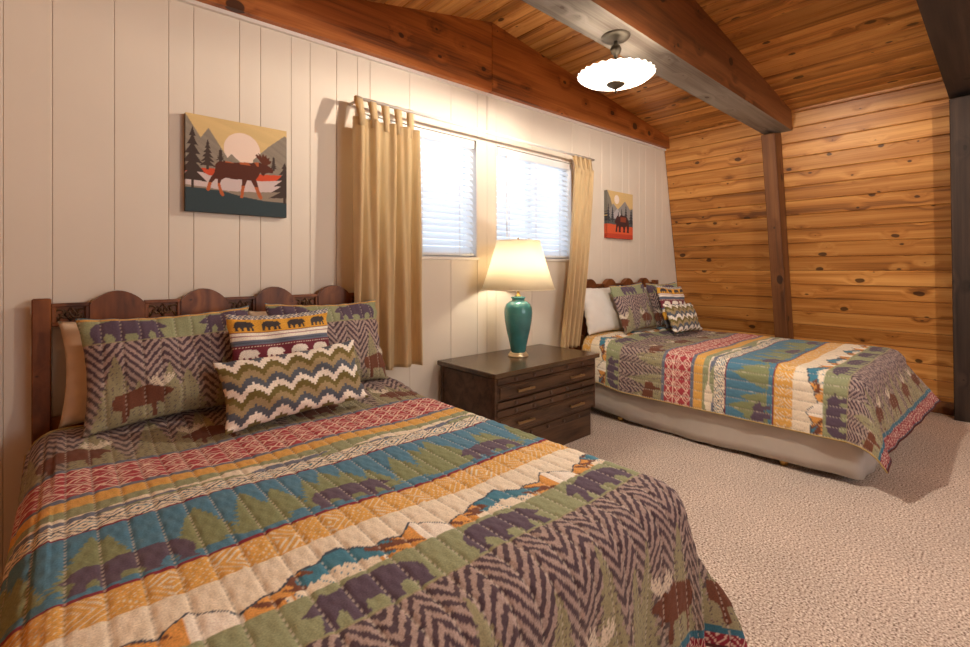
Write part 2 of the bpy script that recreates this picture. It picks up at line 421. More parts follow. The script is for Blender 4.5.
# ceiling: slabs and boards
def ceil_z(x): return RIDGE_Z - (SR * (x - RIDGE_X) if x > RIDGE_X else SL * (RIDGE_X - x))
xe, xw = 5.2, -0.9
croot = MB().prism([(RIDGE_X, RIDGE_Z + .03), (xe, ceil_z(xe) + .03), (xe, ceil_z(xe) + .2), (RIDGE_X, RIDGE_Z + .2), (xw, ceil_z(xw) + .2), (xw, ceil_z(xw) + .03)], YF, YW + .1).build('ceiling', M['shade_dark_wood'])
tag(croot, 'low gabled ceiling of knotty pine boards', 'ceiling', kind='structure')
CW = 0.128
ceil_plank = plank_mesh('ceil_plank', YW - YF - .01, CW - .003, .024, .005); ceil_plank.materials.append(M['pine_ceiling'])
for side, sl, sgn in (('r', SR, 1), ('l', SL, -1)):
    dv = Vector((sgn, 0, -sl)).normalized(); nn = Vector((-sl * sgn, 0, -1)).normalized()
    lxx = dv.cross(nn)
    d = CW / 2 + .002
    while d < (2.86 if sgn > 0 else 3.05):
        p = Vector((RIDGE_X, (YW + YF) / 2, RIDGE_Z + .028)) + dv * d
        if p.x + CW / 2 > XR(p.z) + .06: break
        o = link_mesh('plank', ceil_plank, None, croot)
        o.matrix_local = Matrix(((lxx.x, dv.x, nn.x, p.x), (lxx.y, dv.y, nn.y, p.y), (lxx.z, dv.z, nn.z, p.z), (0, 0, 0, 1)))
        d += CW

# window wall: backing pieces round two openings, boards proud of it
W1 = (1.27, 2.20); W2 = (2.385, 3.295); WZ = (1.285, 2.13)
wroot = MB()
for (x0, x1, z0, z1) in ((-1.3, W1[0], -.1, 3.1), (W2[1], 5.6, -.1, 3.1), (W1[1], W2[0], -.1, 3.1), (W1[0], W1[1], -.1, WZ[0]), (W2[0], W2[1], -.1, WZ[0]), (W1[0], W1[1], WZ[1], 3.1), (W2[0], W2[1], WZ[1], 3.1)):
    wroot.box(x0, x1, YW + .006, YW + .14, z0, z1)
wroot = wroot.build('wall_back', M['groove'])
tag(wroot, 'white painted grooved board wall with two windows', 'wall', kind='structure')
gx = [-.80, -.62, -.45, -.31, -.181, -.044, .150, .344, .442, .638, .736, .889, .990, 1.142, 1.351, 1.63, 1.961, 2.294, 2.78, 3.30, 3.56, 3.75, 3.90, 4.10, 4.22, 4.42, 4.55, 4.75, 4.90, 5.06, 5.25, 5.47]
def board(x0, x1, z0, z1, lean=False):
    g = .0007
    if x1 - x0 < .02 or z1 - z0 < .02: return
    mb = MB(); b = .002
    X0, X1 = x0 + g, x1 - g
    xt1 = X1; 
    vs = []
    def cl(x, z): return min(x, XR(z) + .004) if lean else x
    for (y, ins) in ((YW + .006, 0), (YW + b, 0), (YW, b)):
        for (x, z) in ((X0 + ins, z0), (X1 - ins, z0), (X1 - ins, z1), (X0 + ins, z1)):
            vs.append((cl(x, z), y, z))
    fs = [(0, 1, 2, 3)[::-1]]
    for k in (0, 4):
        for a in range(4):
            c = (a + 1) % 4; fs.append((k + a, k + c, k + 4 + c, k + 4 + a))
    fs.append((8, 9, 10, 11))
    mb.add(vs, fs).build('board', M['white_wall'], wroot)
for a, c in zip(gx[:-1], gx[1:]):
    segs = [(a, c, 0.0, WTf((a + c) / 2) + .004)]
    for (w0, w1) in (W1, W2):
        out = []
        for (x0, x1, z0, z1) in segs:
            if x1 <= w0 or x0 >= w1 or not (z0 < WZ[0] and z1 > WZ[1]): out.append((x0, x1, z0, z1)); continue
            if x0 < w0: out.append((x0, w0, z0, z1))
            if x1 > w1: out.append((w1, x1, z0, z1))
            m0, m1 = max(x0, w0), min(x1, w1)
            out += [(m0, m1, z0, WZ[0]), (m0, m1, WZ[1], z1)]
        segs = out
    for s in segs: board(*s, lean=s[1] > 4.85)
xa, xb = -.60, XR(2.53) + .01
o = MB().prism([(xa, WTf(xa) - .018), (xb, WTf(xb) - .018), (xb, WTf(xb) + .012), (xa, WTf(xa) + .012)], YW - .022, YW).build('trim_1', M['white_trim'])
tag(o, 'thin white moulding along the top of the window wall', 'moulding', kind='structure')
o = MB().box(2.283, 2.303, YW - .006, YW, 2.19, WTf(2.29) - .016, .002).build('trim_2', M['groove'])
tag(o, 'narrow batten above the windows', 'batten', kind='structure')

# fascia beam over the window wall, two lengths meeting under the ridge
def fascia(name, x0, x1, lab):
    zz = lambda x: ceil_z(x) + .02
    c = ((x0 + x1) / 2, YW - .03, 2.5)
    x0 = max(x0, -.08)
    pts = [(x0, WTf(x0)), (x1, WTf(x1)), (x1, zz(x1)), (x0, max(zz(x0), WTf(x0) + .01))]
    mb = MB().prism([(x - c[0], z - c[2]) for x, z in pts], -.035, .10)
    o = mb.build(name, M['fascia'], None, c)
    tag(o, lab, 'beam', kind='structure')
fascia('ceiling_beam', RIDGE_X + .003, 5.12, 'reddish brown wooden beam over the window wall, sloping down to the pine wall')
fascia('ceiling_beam', -.72, RIDGE_X - .003, 'reddish brown wooden beam over the window wall, above the moose picture')
# tie beams
def tie_beam(y0, y1, mats, lab):
    zz = lambda x: ceil_z(x) + .02
    yc = (y0 + y1) / 2; xa, xb = -.60, XR(BEAM_Z) + .02
    zb = 2.66
    poly = [(xa, BEAM_Z), (xb, BEAM_Z), (xb, zz(xb)), (RIDGE_X, zz(RIDGE_X)), (xa, max(zz(xa), BEAM_Z + .06))]
    mb = MB(); poly = [(x, z - BEAM_Z) for x, z in poly]
    n = len(poly); h = (y1 - y0) / 2
    vs = [(x, -h, z) for x, z in poly] + [(x, h, z) for x, z in poly]
    mb.add(vs, [list(range(n))]); mb.add([], [])
    mb.f.append([n + i for i in range(n)][::-1]); mb.sm.append(False); mb.mi.append(0)
    for i in range(n):
        j = (i + 1) % n
        mb.f.append([i, n + i, n + j, j]); mb.sm.append(False); mb.mi.append(1 if i == 0 else 0)
    o = mb.build('ceiling_beam', mats, None, (0, yc, BEAM_Z))
    tag(o, lab, 'beam', kind='structure')
tie_beam(1.31, 1.53, [M['beam_side'], M['beam_under']], 'heavy brown wooden tie beam with greyed underside carrying the ceiling light')
tie_beam(.06, .285, [M['shade_dark_wood'], M['shade_dark_wood']], 'weathered wooden tie beam above the dark wall post, backlit shade painted into its colour')
tie_beam(-1.19, -.97, [M['beam_side'], M['beam_under']], 'brown wooden tie beam at the other end of the room')
# leaning posts on the pine wall
def lean_post(y0, y1, depth, mat, lab):
    w = (y1 - y0) / 2; Lh = BEAM_Z / up.z
    mb = MB().box(-Lh / 2, Lh / 2, -w, w, 0, depth, .005)
    o = mb.build('wall_post', mat)
    p = Vector((XR(0), (y0 + y1) / 2, 0)) + up * (Lh / 2) + Vector((-.004, 0, 0))
    ax = up; ay = nin.cross(ax)
    o.matrix_local = Matrix(((ax.x, ay.x, nin.x, p.x), (ax.y, ay.y, nin.y, p.y), (ax.z, ay.z, nin.z, p.z), (0, 0, 0, 1)))
    tag(o, lab, 'post', kind='structure')
lean_post(1.40, 1.51, .19, M['post'], 'leaning brown wooden post on the pine wall beside the far bed')
lean_post(.11, .278, .19, M['shade_dark_wood'], 'weathered wooden post on the pine wall past the far bed foot, backlit shade painted into its colour')
o = MB().box(XR(.1) - .035, XR(0) - .012, YF, YW - .01, 0.0, .10, .004).build('baseboard_right', M['post'])
tag(o, 'brown wooden baseboard along the foot of the pine wall', 'baseboard', kind='structure')

# windows
for k, (w0, w1) in enumerate((W1, W2)):
    mb = MB(); t = .035
    for (x0, x1, z0, z1) in ((w0, w1, WZ[0], WZ[0] + t), (w0, w1, WZ[1] - t, WZ[1]), (w0, w0 + t, WZ[0] + t, WZ[1] - t), (w1 - t, w1, WZ[0] + t, WZ[1] - t)):
        mb.box(x0, x1, YW + .075, YW + .125, z0, z1, .004)
    mb.box((w0 + w1) / 2 - .018, (w0 + w1) / 2 + .018, YW + .08, YW + .12, WZ[0] + t, WZ[1] - t, .004)
    wn = mb.build('window_%d' % (k + 1), M['vinyl'])
    tag(wn, ('white framed sliding window beside the tan curtain, nearer the moose picture', 'white framed sliding window above the lamp, nearer the bear picture')[k], 'window', kind='structure')
    xm = (w0 + w1) / 2
    for (x0, x1) in ((w0 + t, xm - .018), (xm + .018, w1 - t)):
        MB().box(x0, x1, YW + .098, YW + .102, WZ[0] + t, WZ[1] - t).build('pane', M['glass'], wn)
    mb = MB()
    mb.box(w0 - .012, w1 + .012, YW - .012, YW + .075, WZ[0] - .022, WZ[0], .003)
    mb.box(w0, w0 + .008, YW, YW + .075, WZ[0], WZ[1]); mb.box(w1 - .008, w1, YW, YW + .075, WZ[0], WZ[1]); mb.box(w0, w1, YW, YW + .075, WZ[1] - .008, WZ[1])
    mb.build('window_sill', M['white_trim'], wn)
mb = MB(); t = .05
for (x0, x1, z0, z1) in ((1.0, 3.6, .9, .9 + t), (1.0, 3.6, 2.2 - t, 2.2), (1.0, 1.0 + t, .9 + t, 2.2 - t), (3.6 - t, 3.6, .9 + t, 2.2 - t), (2.275, 2.325, .9 + t, 2.2 - t)): mb.box(x0, x1, YF - .10, YF - .04, z0, z1, .004)
wn = mb.build('window_3', M['vinyl']); tag(wn, 'wide white framed window added for fill light at the other end of the room', 'window', kind='structure')  # unseen window, added as an opening for the fill lamp
for (x0, x1) in ((1.05, 2.275), (2.325, 3.55)): MB().box(x0, x1, YF - .072, YF - .068, .95, 2.15).build('pane', M['glass'], wn)
# blinds
def blind(x0, x1, lab, wand):
    zt, zb = WZ[1] - .012, WZ[0] + .006
    r = empty('window_blind', ((x0 + x1) / 2, YW + .035, zb)); tag(r, lab, 'blind', 'white slatted window blinds')
    w = (x1 - x0) / 2 - .012
    MB().box(-w, w, -.03, .03, zt - zb - .055, zt - zb, .004).build('headrail', M['vinyl'], r)
    MB().box(-w, w, -.025, .025, 0.0, .02, .004).build('bottom_rail', M['vinyl'], r)
    mb = MB(); n = 6                                            # slightly crowned slat
    sec = [(-.025 + .05 * i / n, .004 * (1 - ((i / n - .5) * 2) ** 2)) for i in range(n + 1)]
    m = len(sec); vs = [(-w, y, z) for y, z in sec] + [(w, y, z) for y, z in sec]
    mb.add(vs, [(i, i + 1, m + i + 1, m + i) for i in range(m - 1)], True)
    me = mb.mesh('slat'); me.materials.append(M['slat'])
    z = .045; top = zt - zb - .06
    while z < top:
        link_mesh('slat', me, None, r, (0, 0, z), (math.radians(52), 0, 0)); z += .0435
    for fx in (-.36, .0, .36):
        MB().box(fx * 2 * w * .98 / 1 - .002, fx * 2 * w * .98 + .002, -.026, -.023, .01, top + .02).build('ladder_cord', M['cord'], r)
        MB().box(fx * 2 * w * .98 / 1 - .002, fx * 2 * w * .98 + .002, .023, .026, .01, top + .02).build('ladder_cord', M['cord'], r)
    if wand:
        MB().tube([(-w + .08, -.045, top + .01), (-w + .08, -.047, top - .62)], .0045, 6).build('tilt_wand', M['vinyl'], r)
    return r
blind(W1[0] + .01, W1[1] - .01, 'white slatted blind in the window beside the tan curtain, no wand showing', False)
blind(W2[0] + .01, W2[1] - .01, 'white slatted blind with a tilt wand in the window behind the lamp', True)

# ------------------------------------------------------------------ curtains
def curtain_rod():
    r = empty('curtain_rod', (2.345, YW - .125, 2.155)); tag(r, 'slim white curtain rod above the two windows', 'curtain rod')
    MB().tube([(-1.135, 0, 0), (1.10, 0, 0)], .009, 10).build('pole', M['rod'], r)
    for x in (-1.12, 1.08):
        MB().tube([(x, 0, 0), (x, .06, 0), (x, .125, 0)], .009, 8).build('bracket', M['rod'], r)
curtain_rod()
def curtain(xs_top, xs_bot, z1, z0, folds, lab, ntab, amp=.022, seed=1):
    y = YW - .125; r = empty('curtain', (xs_top[0], y, z0)); tag(r, lab, 'curtain', 'tan tab top curtains')
    nu, nv = 120, 60
    u = np.linspace(0, 1, nu)[None, :]; v = np.linspace(0, 1, nv)[:, None]   # v 0 top
    rg = np.random.default_rng(seed); ph = rg.uniform(0, 6.28, 6)
    x0 = xs_top[0] + (xs_bot[0] - xs_top[0]) * v ** 1.2; x1 = xs_top[1] + (xs_bot[1] - xs_top[1]) * v ** 1.2
    X = x0 + (x1 - x0) * (u + .018 * np.sin(u * 2 * PI * folds * .5 + ph[0]) * np.sin(v * 3 + ph[1]))
    a = amp * (.55 + .6 * v)
    Yo = a * np.sin(2 * PI * (folds * (u + .05 * np.sin(v * 2.2 + ph[2])) ) + ph[3]) + a * .45 * np.sin(2 * PI * folds * 1.9 * u + ph[4] + v)
    Z = z1 + (z0 - z1) * v + .006 * np.sin(u * 2 * PI * folds + ph[5]) * (v) + 0 * u
    P = np.stack([X - xs_top[0], Yo - .020 * np.ones_like(X), np.broadcast_to(Z, X.shape) - z0], -1)
    o = link_mesh('fabric', grid_mesh('fabric', P), M['curtain'], r)
    md = o.modifiers.new('thick', 'SOLIDIFY'); md.thickness = .003
    # bottom hem
    zt = 2.155
    for k in range(ntab):
        uc = (k + .5) / ntab; hw = .019
        xc = xs_top[0] + (xs_top[1] - xs_top[0]) * uc
        iu = int(uc * (nu - 1)); yb = Yo[0, iu] - .020
        pts = [(yb - .006, z1 - .05), (yb - .005, z1), (yb * .3 - .002, zt - .006 - .0), (.001, zt + .0125), (.0105 + .008, zt + .010), (.0215, zt - .004), (yb + .008, z1), (yb + .006, z1 - .05)]
        vs = []
        for (yy, zz) in pts:
            for (dx, off) in ((-hw, 0), (hw, 0)): vs.append((xc + dx - xs_top[0], yy, zz - z0))
        fs = [(2 * j, 2 * j + 1, 2 * j + 3, 2 * j + 2) for j in range(len(pts) - 1)]
        t = MB().add(vs, fs, True).build('tab', M['curtain'], r)
        md = t.modifiers.new('thick', 'SOLIDIFY'); md.thickness = .003
curtain((1.172, 1.60), (1.178, 1.625), 2.045, .615, 4.2, 'tan tab top curtain by the near headboard', 5, .027, 3)
curtain((3.15, 3.41), (2.975, 3.175), 2.05, .555, 4.0, 'narrow tan tab top curtain hanging between the chest and the far bed', 4, .025, 8)

# ------------------------------------------------------------------ flat print patterns (colour per vertex)
C = {k: np.array(lin(v)) for k, v in dict(
    cream=(236, 224, 204), taupe=(172, 152, 146), purple=(84, 68, 78), bear=(94, 80, 98), olive=(160, 154, 122), green=(150, 156, 122),
    tree=(134, 142, 104), brown=(112, 70, 54), red=(176, 66, 76), crim=(136, 40, 58), pink=(242, 214, 198), blue=(84, 132, 160), slate=(110, 118, 138),
    mustard=(222, 172, 92), must2=(206, 168, 100), navy=(66, 80, 96), teal=(72, 132, 158), orange=(222, 160, 86), maroon=(118, 50, 64), white=(244, 236, 224),
    khaki=(166, 148, 112), dolive=(118, 106, 60), dslate=(92, 98, 110), stitch=(236, 224, 208), dbear=(70, 64, 66)).items()}
def inpoly(x, y, poly):
    r = np.zeros(x.shape, bool); n = len(poly)
    for i in range(n):
        x1, y1 = poly[i]; x2, y2 = poly[(i + 1) % n]
        if y1 == y2: continue
        c = ((y1 > y) != (y2 > y)) & (x < (x2 - x1) * (y - y1) / (y2 - y1) + x1)
        r ^= c
    return r
BEAR = [(0, .36), (.05, .41), (.1, .50), (.15, .55), (.19, .61), (.24, .57), (.32, .57), (.43, .64), (.55, .63), (.72, .63), (.88, .56), (.97, .42), (1, .25), (.97, .06), (1, 0), (.83, 0), (.86, .1), (.81, .24), (.74, .2), (.71, .08), (.72, 0), (.58, 0), (.6, .1), (.56, .2), (.44, .2), (.42, .1), (.43, 0), (.28, 0), (.29, .12), (.25, .24), (.19, .12), (.19, 0), (.07, 0), (.1, .14), (.13, .3), (.05, .31)]
MOOSE = [(0, .52), (.02, .46), (.1, .44), (.16, .36), (.14, .26), (.2, .25), (.22, .30), (.28, .30), (.26, 0), (.33, 0), (.36, .28), (.6, .28), (.70, .25), (.72, 0), (.8, 0), (.82, .25), (.95, .3), (.98, .46), (.93, .6), (.75, .63), (.55, .70), (.42, .74), (.3, .66), (.22, .66), (.17, .62), (.1, .60)]
ANT = [(.16, .64), (.06, .70), (-.04, .82), (-.02, .96), (.03, .84), (.06, .98), (.1, .84), (.14, .96), (.16, .82), (.20, .72), (.24, .82), (.27, .97), (.3, .84), (.34, .97), (.37, .82), (.44, .92), (.40, .76), (.3, .69), (.22, .64)]
def noise1(x, seed=0, n=5, f0=1.0):
    rg = np.random.default_rng(seed); o = 0
    for k in range(n):
        o = o + np.sin(x * f0 * (1.7 ** k) + rg.uniform(0, 6.28)) / (1.5 ** k)
    return o / 2
def hashn(i): return np.modf(np.abs(np.sin(i * 12.9898 + 4.13) * 43758.5453))[0]
def tri(x): return np.abs(np.modf(np.modf(x)[0] + 1)[0] * 2 - 1)      # 1 at integers, 0 at halves
def tree_mask(s, q, per, apex, base, hw, sawp=.022, seed=0, phase=0.0):
    k = np.floor(s / per + phase); c = (k + .5 - phase) * per + (hashn(k + seed) - .5) * per * .35
    ap = apex - (apex - base) * .28 * hashn(k * 3.1 + seed)
    h = (ap - q) / (apex - base)
    rag = .72 + .28 * (1 - np.modf(np.abs(ap - q) / sawp)[0]) + .10 * noise1(s * 400 + q * 230, seed, 3)
    return (np.abs(s - c) < hw * np.clip(h, 0, 1) ** .85 * rag) & (q > base) & (q < ap)
def chev_band(s, q, hgt, col, moose=True, seed=0):
    """q from 0 (bottom) to hgt (top)"""
    per = .135
    tw = tri(s / per) * .095 + .004 * noise1(s * 120, 4, 3) + .003 * noise1(q * 300 + s * 70, 6, 3)
    st = np.modf(np.abs((q - tw + 5.0) / .040))[0]
    d = st < .5
    col[:] = np.where(d[..., None], C['purple'], C['taupe'])
    fade = np.clip((hgt * .75 - q) / hgt, 0, 1)[..., None] * .35
    col[:] = col * (1 - fade) + C['olive'] * .75 * fade
    t1 = tree_mask(s, q, .17, hgt * .88, -.06, .095, .024, 3 + seed) | tree_mask(s, q, .23, hgt * .70, -.04, .10, .022, 9 + seed, .4)
    col[t1] = C['olive'] * .92
    tr = t1 & (noise1(s * 500, 7, 3) * noise1(q * 420 + s * 60, 8, 3) > .28)
    col[tr] = C['purple'] * 1.3
    if moose:
        per = .40; k = np.floor(s / per); ls = (s - k * per) / .20 - .4; lq = (q - .012) / .20
        flip = (k % 2 == 1); ls = np.where(flip, 1 - ls, ls)
        m = inpoly(ls, lq, MOOSE); a = inpoly(ls, lq, ANT) & (noise1(s * 700 + q * 300, 2, 3) > -.5)
        col[m] = C['brown']; col[a] = C['cream'] * .85
def quilt_color(s, q, qmin=-.56, bw=.062):
    """s across the bed, q from the foot's green/chevron seam to the head (metres)"""
    s = s + 10.0
    col = np.zeros(s.shape + (3,)); col[:] = C['green']
    HEM = qmin + bw + .02
    m = q < 0
    if m.any():
        c = np.zeros((m.sum(), 3)); chev_band(s[m], q[m] - HEM, -HEM, c); col[m] = c
        mb = (q < HEM) & (q >= qmin + bw); col[mb] = C['teal'] * .7
        mb = q < qmin + bw
        x = s[mb] / .05; y = (q[mb] - qmin - bw * .55) / (bw * .45)
        d = tri(x) + np.abs(y) * .9
        col[mb] = np.where((np.abs(np.mod(d, .7) - .35) < .085)[:, None], C['pink'] * .85, C['crim'] * .8 + C['red'] * .15)
        mb = q < qmin + .008; col[mb] = C['navy']
    PER = 1.52
    qq = np.where(q >= 0, np.mod(q, PER), -1.0)
    def band(a, b): return (qq >= a) & (qq < b)
    # green with bears
    m = band(0, .125)
    S, Q = s[m], qq[m]; c = np.tile(C['green'], (m.sum(), 1))
    per = .36; k = np.floor(S / per + .23); ls = (S - (k - .23) * per) / .25 - .15; ls = np.where(k % 3 == 1, 1 - ls, ls)
    c[inpoly(ls, (Q - .008) / .165, BEAR)] = C['bear']; c[Q < .004] = C['olive']
    col[m] = c
    # mountains then plain cream
    m = band(.125, .285)
    S, Q = s[m], qq[m] - .125; c = np.tile(C['cream'], (m.sum(), 1))
    p = .46; x = np.mod(S + .06, p) / p
    rid = np.interp(x, [0, .08, .16, .24, .34, .40, .46, .58, .66, .74, .84, .92, 1], [.025, .045, .05, .078, .082, .098, .10, .058, .064, .05, .088, .06, .025]) + .003 * noise1(S * 90, 3, 3)
    low = np.interp(x, [0, .15, .3, .4, .5, .62, .8, 1], [.0, .012, .03, .045, .03, .012, -.01, .0]) + .006 * noise1(S * 240, 5, 3)
    inm = (Q < rid) & (Q > low)
    sel = np.interp(x, [0, .2, .36, .5, .56, .8, .9, 1], [.1, .3, .9, 1.2, .6, .1, .0, .1]) + .22 * noise1(S * 60 + Q * 90, 9, 3) - (Q - low) * 2
    c[inm] = C['orange']
    c[inm & (sel > .45)] = C['teal']
    c[inm & (sel > .22) & (sel <= .45)] = C['brown'] * 1.15
    c[inm & (x > .82)] = C['white']
    c[(np.abs(Q - rid) < .0028)] = C['navy']
    c[(Q < low) & (noise1(S * 300 + Q * 200, 12, 3) > .78)] = C['teal']
    c[(Q < low) & (low < .014)] = C['orange'] * .95
    col[m] = c
    # mustard diamonds
    m = band(.285, .385)
    S, Q = s[m], qq[m] - .335; c = np.tile(C['mustard'], (m.sum(), 1))
    x = np.mod(S, .16) / .16 - .5; d = np.abs(x) * 2 * 1.25 + np.abs(Q) / .05 * .75
    f = np.modf(d * 3.2)[0]; dots = np.modf(np.abs(S * 1 / .008))[0] > .28
    ln = (f < .26) & dots; c[ln] = C['cream'] * .95
    c[np.abs(Q) > .0465] = C['mustard']
    col[m] = c
    col[band(.385, .396)] = C['crim']
    # blue with trees and bears
    m = band(.396, .685)
    S, Q = s[m], qq[m] - .396; c = np.tile(C['blue'], (m.sum(), 1)) * (1 + .10 * noise1(S * 300 + Q * 80, 1, 4)[:, None])
    for (per, ap, ba, hw, sd, ph) in ((.18, .27, .045, .09, 21, .2), (.16, .25, .03, .07, 33, .65), (.26, .235, .02, .085, 47, .1)):
        t = tree_mask(S, Q, per, ap, ba, hw, .020, sd, ph)
        c[t] = C['tree'] * (1 + .12 * noise1(S * 500 + Q * 260, sd, 3)[t][:, None])
    per = .50; k = np.floor(S / per + .4); ls = (S - (k - .4) * per) / .235 - .2; ls = np.where(k % 2 == 0, 1 - ls, ls)
    c[inpoly(ls, (Q - .012) / .175, BEAR)] = C['bear'] * 1.05
    col[m] = c
    col[band(.685, .692)] = C['crim'] * .9
    # lattice
    m = band(.692, .765)
    S, Q = s[m], qq[m] - .7285; c = np.tile(C['cream'], (m.sum(), 1))
    x = np.mod(S, .105) / .105 - .5; d = np.abs(x) * 2 + np.abs(Q) / .0365
    f = np.abs(d - 1); c[(f < .085)] = C['navy']; c[(np.abs(d - .55) < .07)] = C['teal']; c[d < .16] = C['navy']
    c[(d > 1.36) & (d < 1.48)] = C['slate']
    col[m] = c
    # hills
    m = band(.765, .845)
    S, Q = s[m], qq[m] - .765; c = np.tile(C['green'], (m.sum(), 1))
    h1 = .040 + .024 * noise1(S * 9, 2, 3); c[Q < h1] = C['cream']
    h2 = .018 + .026 * noise1(S * 11, 5, 3); c[Q < h2] = C['slate']
    h3 = .006 + .03 * noise1(S * 13, 8, 2); c[Q < h3] = C['green']
    col[m] = c
    col[band(.845, .905)] = C['mustard']
    col[band(.905, .925)] = C['slate']
    # red diamonds, three rows
    m = band(.925, 1.13)
    S, Q = s[m], qq[m] - .925
    x = np.mod(S, .078) / .078 - .5; y = np.mod(Q, .0683) / .0683 - .5
    d = np.abs(x) * 2 + np.abs(y) * 2
    c = np.where(((np.abs(d - .95) < .13) | (np.abs(d - .42) < .10))[:, None], C['pink'] * .92, C['red'])
    c[d > 1.55] = C['red']; c[(np.abs(y) > .47)] = C['pink'] * .9
    col[m] = c
    col[band(1.13, 1.15)] = C['slate']
    m = band(1.15, PER)
    c = np.zeros((m.sum(), 3)); chev_band(s[m], qq[m] - 1.15, PER - 1.15, c, True, 5); col[m] = c
    return col

# ------------------------------------------------------------------ beds
SEAM = .058
def make_quilt(name, cx, yf, ytop_head, hw, z, drop_side, drop_foot, step, q0, label, parent_mat, seed, corner=.26, R=.10, skew=0.0, qs=1.0, ffl=.0, wmul=1.0, bw=.062):
    """quilt draped over a bed centred on cx, foot at y=yf"""
    rg = np.random.default_rng(seed)
    n_in = max(4, int(round(SEAM / step)))
    smax = (hw - R) + R * PI / 2 + drop_side
    ks = int(math.ceil(smax / SEAM)); s = []
    s = np.arange(-ks * n_in, ks * n_in + 1) * (SEAM / n_in); s = s[np.abs(s) <= smax + 1e-6]
    tl = (ytop_head - (yf + R)); tmin = -(R * PI / 2 + drop_foot)
    t = np.arange(tmin, tl, step)
    Sg, T = np.meshgrid(s, t)                       # rows along t
    a = np.maximum(np.abs(Sg) - (hw - R), 0); b = np.maximum(-T, 0)
    p = 3.4
    r = (a ** p + b ** p) ** (1 / p)
    ph = np.arctan2(b, a + 1e-9)
    corn = np.sin(2 * ph) ** 2 * ((a > 0) & (b > 0))
    arc = R * PI / 2
    th = np.clip(r / R, 0, PI / 2); Ln = np.maximum(r - arc, 0)
    edgepos = np.where(b > a, Sg, T)
    wave = .010 * np.sin(edgepos * 2 * PI / .34 + seed) + .007 * np.sin(edgepos * 2 * PI / .21 + 2.1 * seed)
    fl_ = .06 + corner * corn + ffl * np.sin(ph) ** 2 * (.25 + .75 * np.clip((Sg + hw) / (2 * hw), 0, 1))
    out = R * np.sin(th) + fl_ * Ln + wave * np.clip(Ln / .25, 0, 1.4) * (1 + 1.0 * (b > a)) * wmul
    dn = R * (1 - np.cos(th)) + Ln * np.sqrt(1 - fl_ ** 2)
    dx = np.where(r > 0, np.cos(ph), 0) * np.sign(Sg); dy = np.where(r > 0, -np.sin(ph), 0)
    X = np.clip(Sg, -(hw - R), hw - R) + dx * out
    Y = (yf + R) + np.maximum(T, 0) + dy * out
    Z = z - dn
    hd = np.clip((Y - 1.95) / .28, 0, 1); Z = Z + .036 * hd * hd * (3 - 2 * hd)
    # soft unevenness and quilting along the seams
    Z = Z + (.006 * np.sin(Sg * 5 + 1 + seed) * np.sin(T * 3.3) + .004 * np.sin(Sg * 11 + T * 7)) * (r < .02)
    ds = np.abs(np.mod(Sg + SEAM / 2, SEAM) - SEAM / 2)
    puff = -.0032 * np.exp(-(ds / .006) ** 2) + .0015 * np.sin(T * 90 + np.floor(Sg / SEAM) * 1.7) * np.sin(ds / SEAM * 2 * PI)
    nx = dx * np.sin(th); ny = dy * np.sin(th); nz = np.cos(th)
    X += nx * puff; Y += ny * puff; Z += nz * puff
    q = (T + (yf + R) - q0 + skew * Sg) * qs
    col = quilt_color(Sg, q, (tmin + (yf + R) - q0) * qs, bw)
    dash = (np.mod(T + Sg * .3, .016) < .009) & (ds < .0016)
    col[dash] = col[dash] * .45 + C['stitch'] * .45; nd = (ds < .0016) & ~dash; col[nd] *= .62
    col *= (1 + .05 * noise1(Sg * 31 + T * 17, 3, 4) * noise1(T * 23 - Sg * 11, 4, 4))[..., None]
    P = np.stack([X + cx, Y, Z], -1)
    root = empty('quilt', (cx, (yf + ytop_head) / 2, 0)); tag(root, label, 'quilt', 'patterned quilts on the beds')
    P0 = P - np.array([cx, (yf + ytop_head) / 2, 0])
    o = link_mesh('cover', grid_mesh('cover', P0, np.clip(col, 0, 1)), M['print'], root)
    st = 6
    def bind(nm, pts, mat): MB().tube([tuple(v) for v in pts], .0045, 6).build(nm, mat, root)
    bind('binding', P0[::st, 0], M['binding']); bind('binding', P0[::st, -1], M['binding']); bind('binding', P0[0, ::st], M['binding_red']); bind('binding', P0[-1, ::st], M['binding'])
    return root

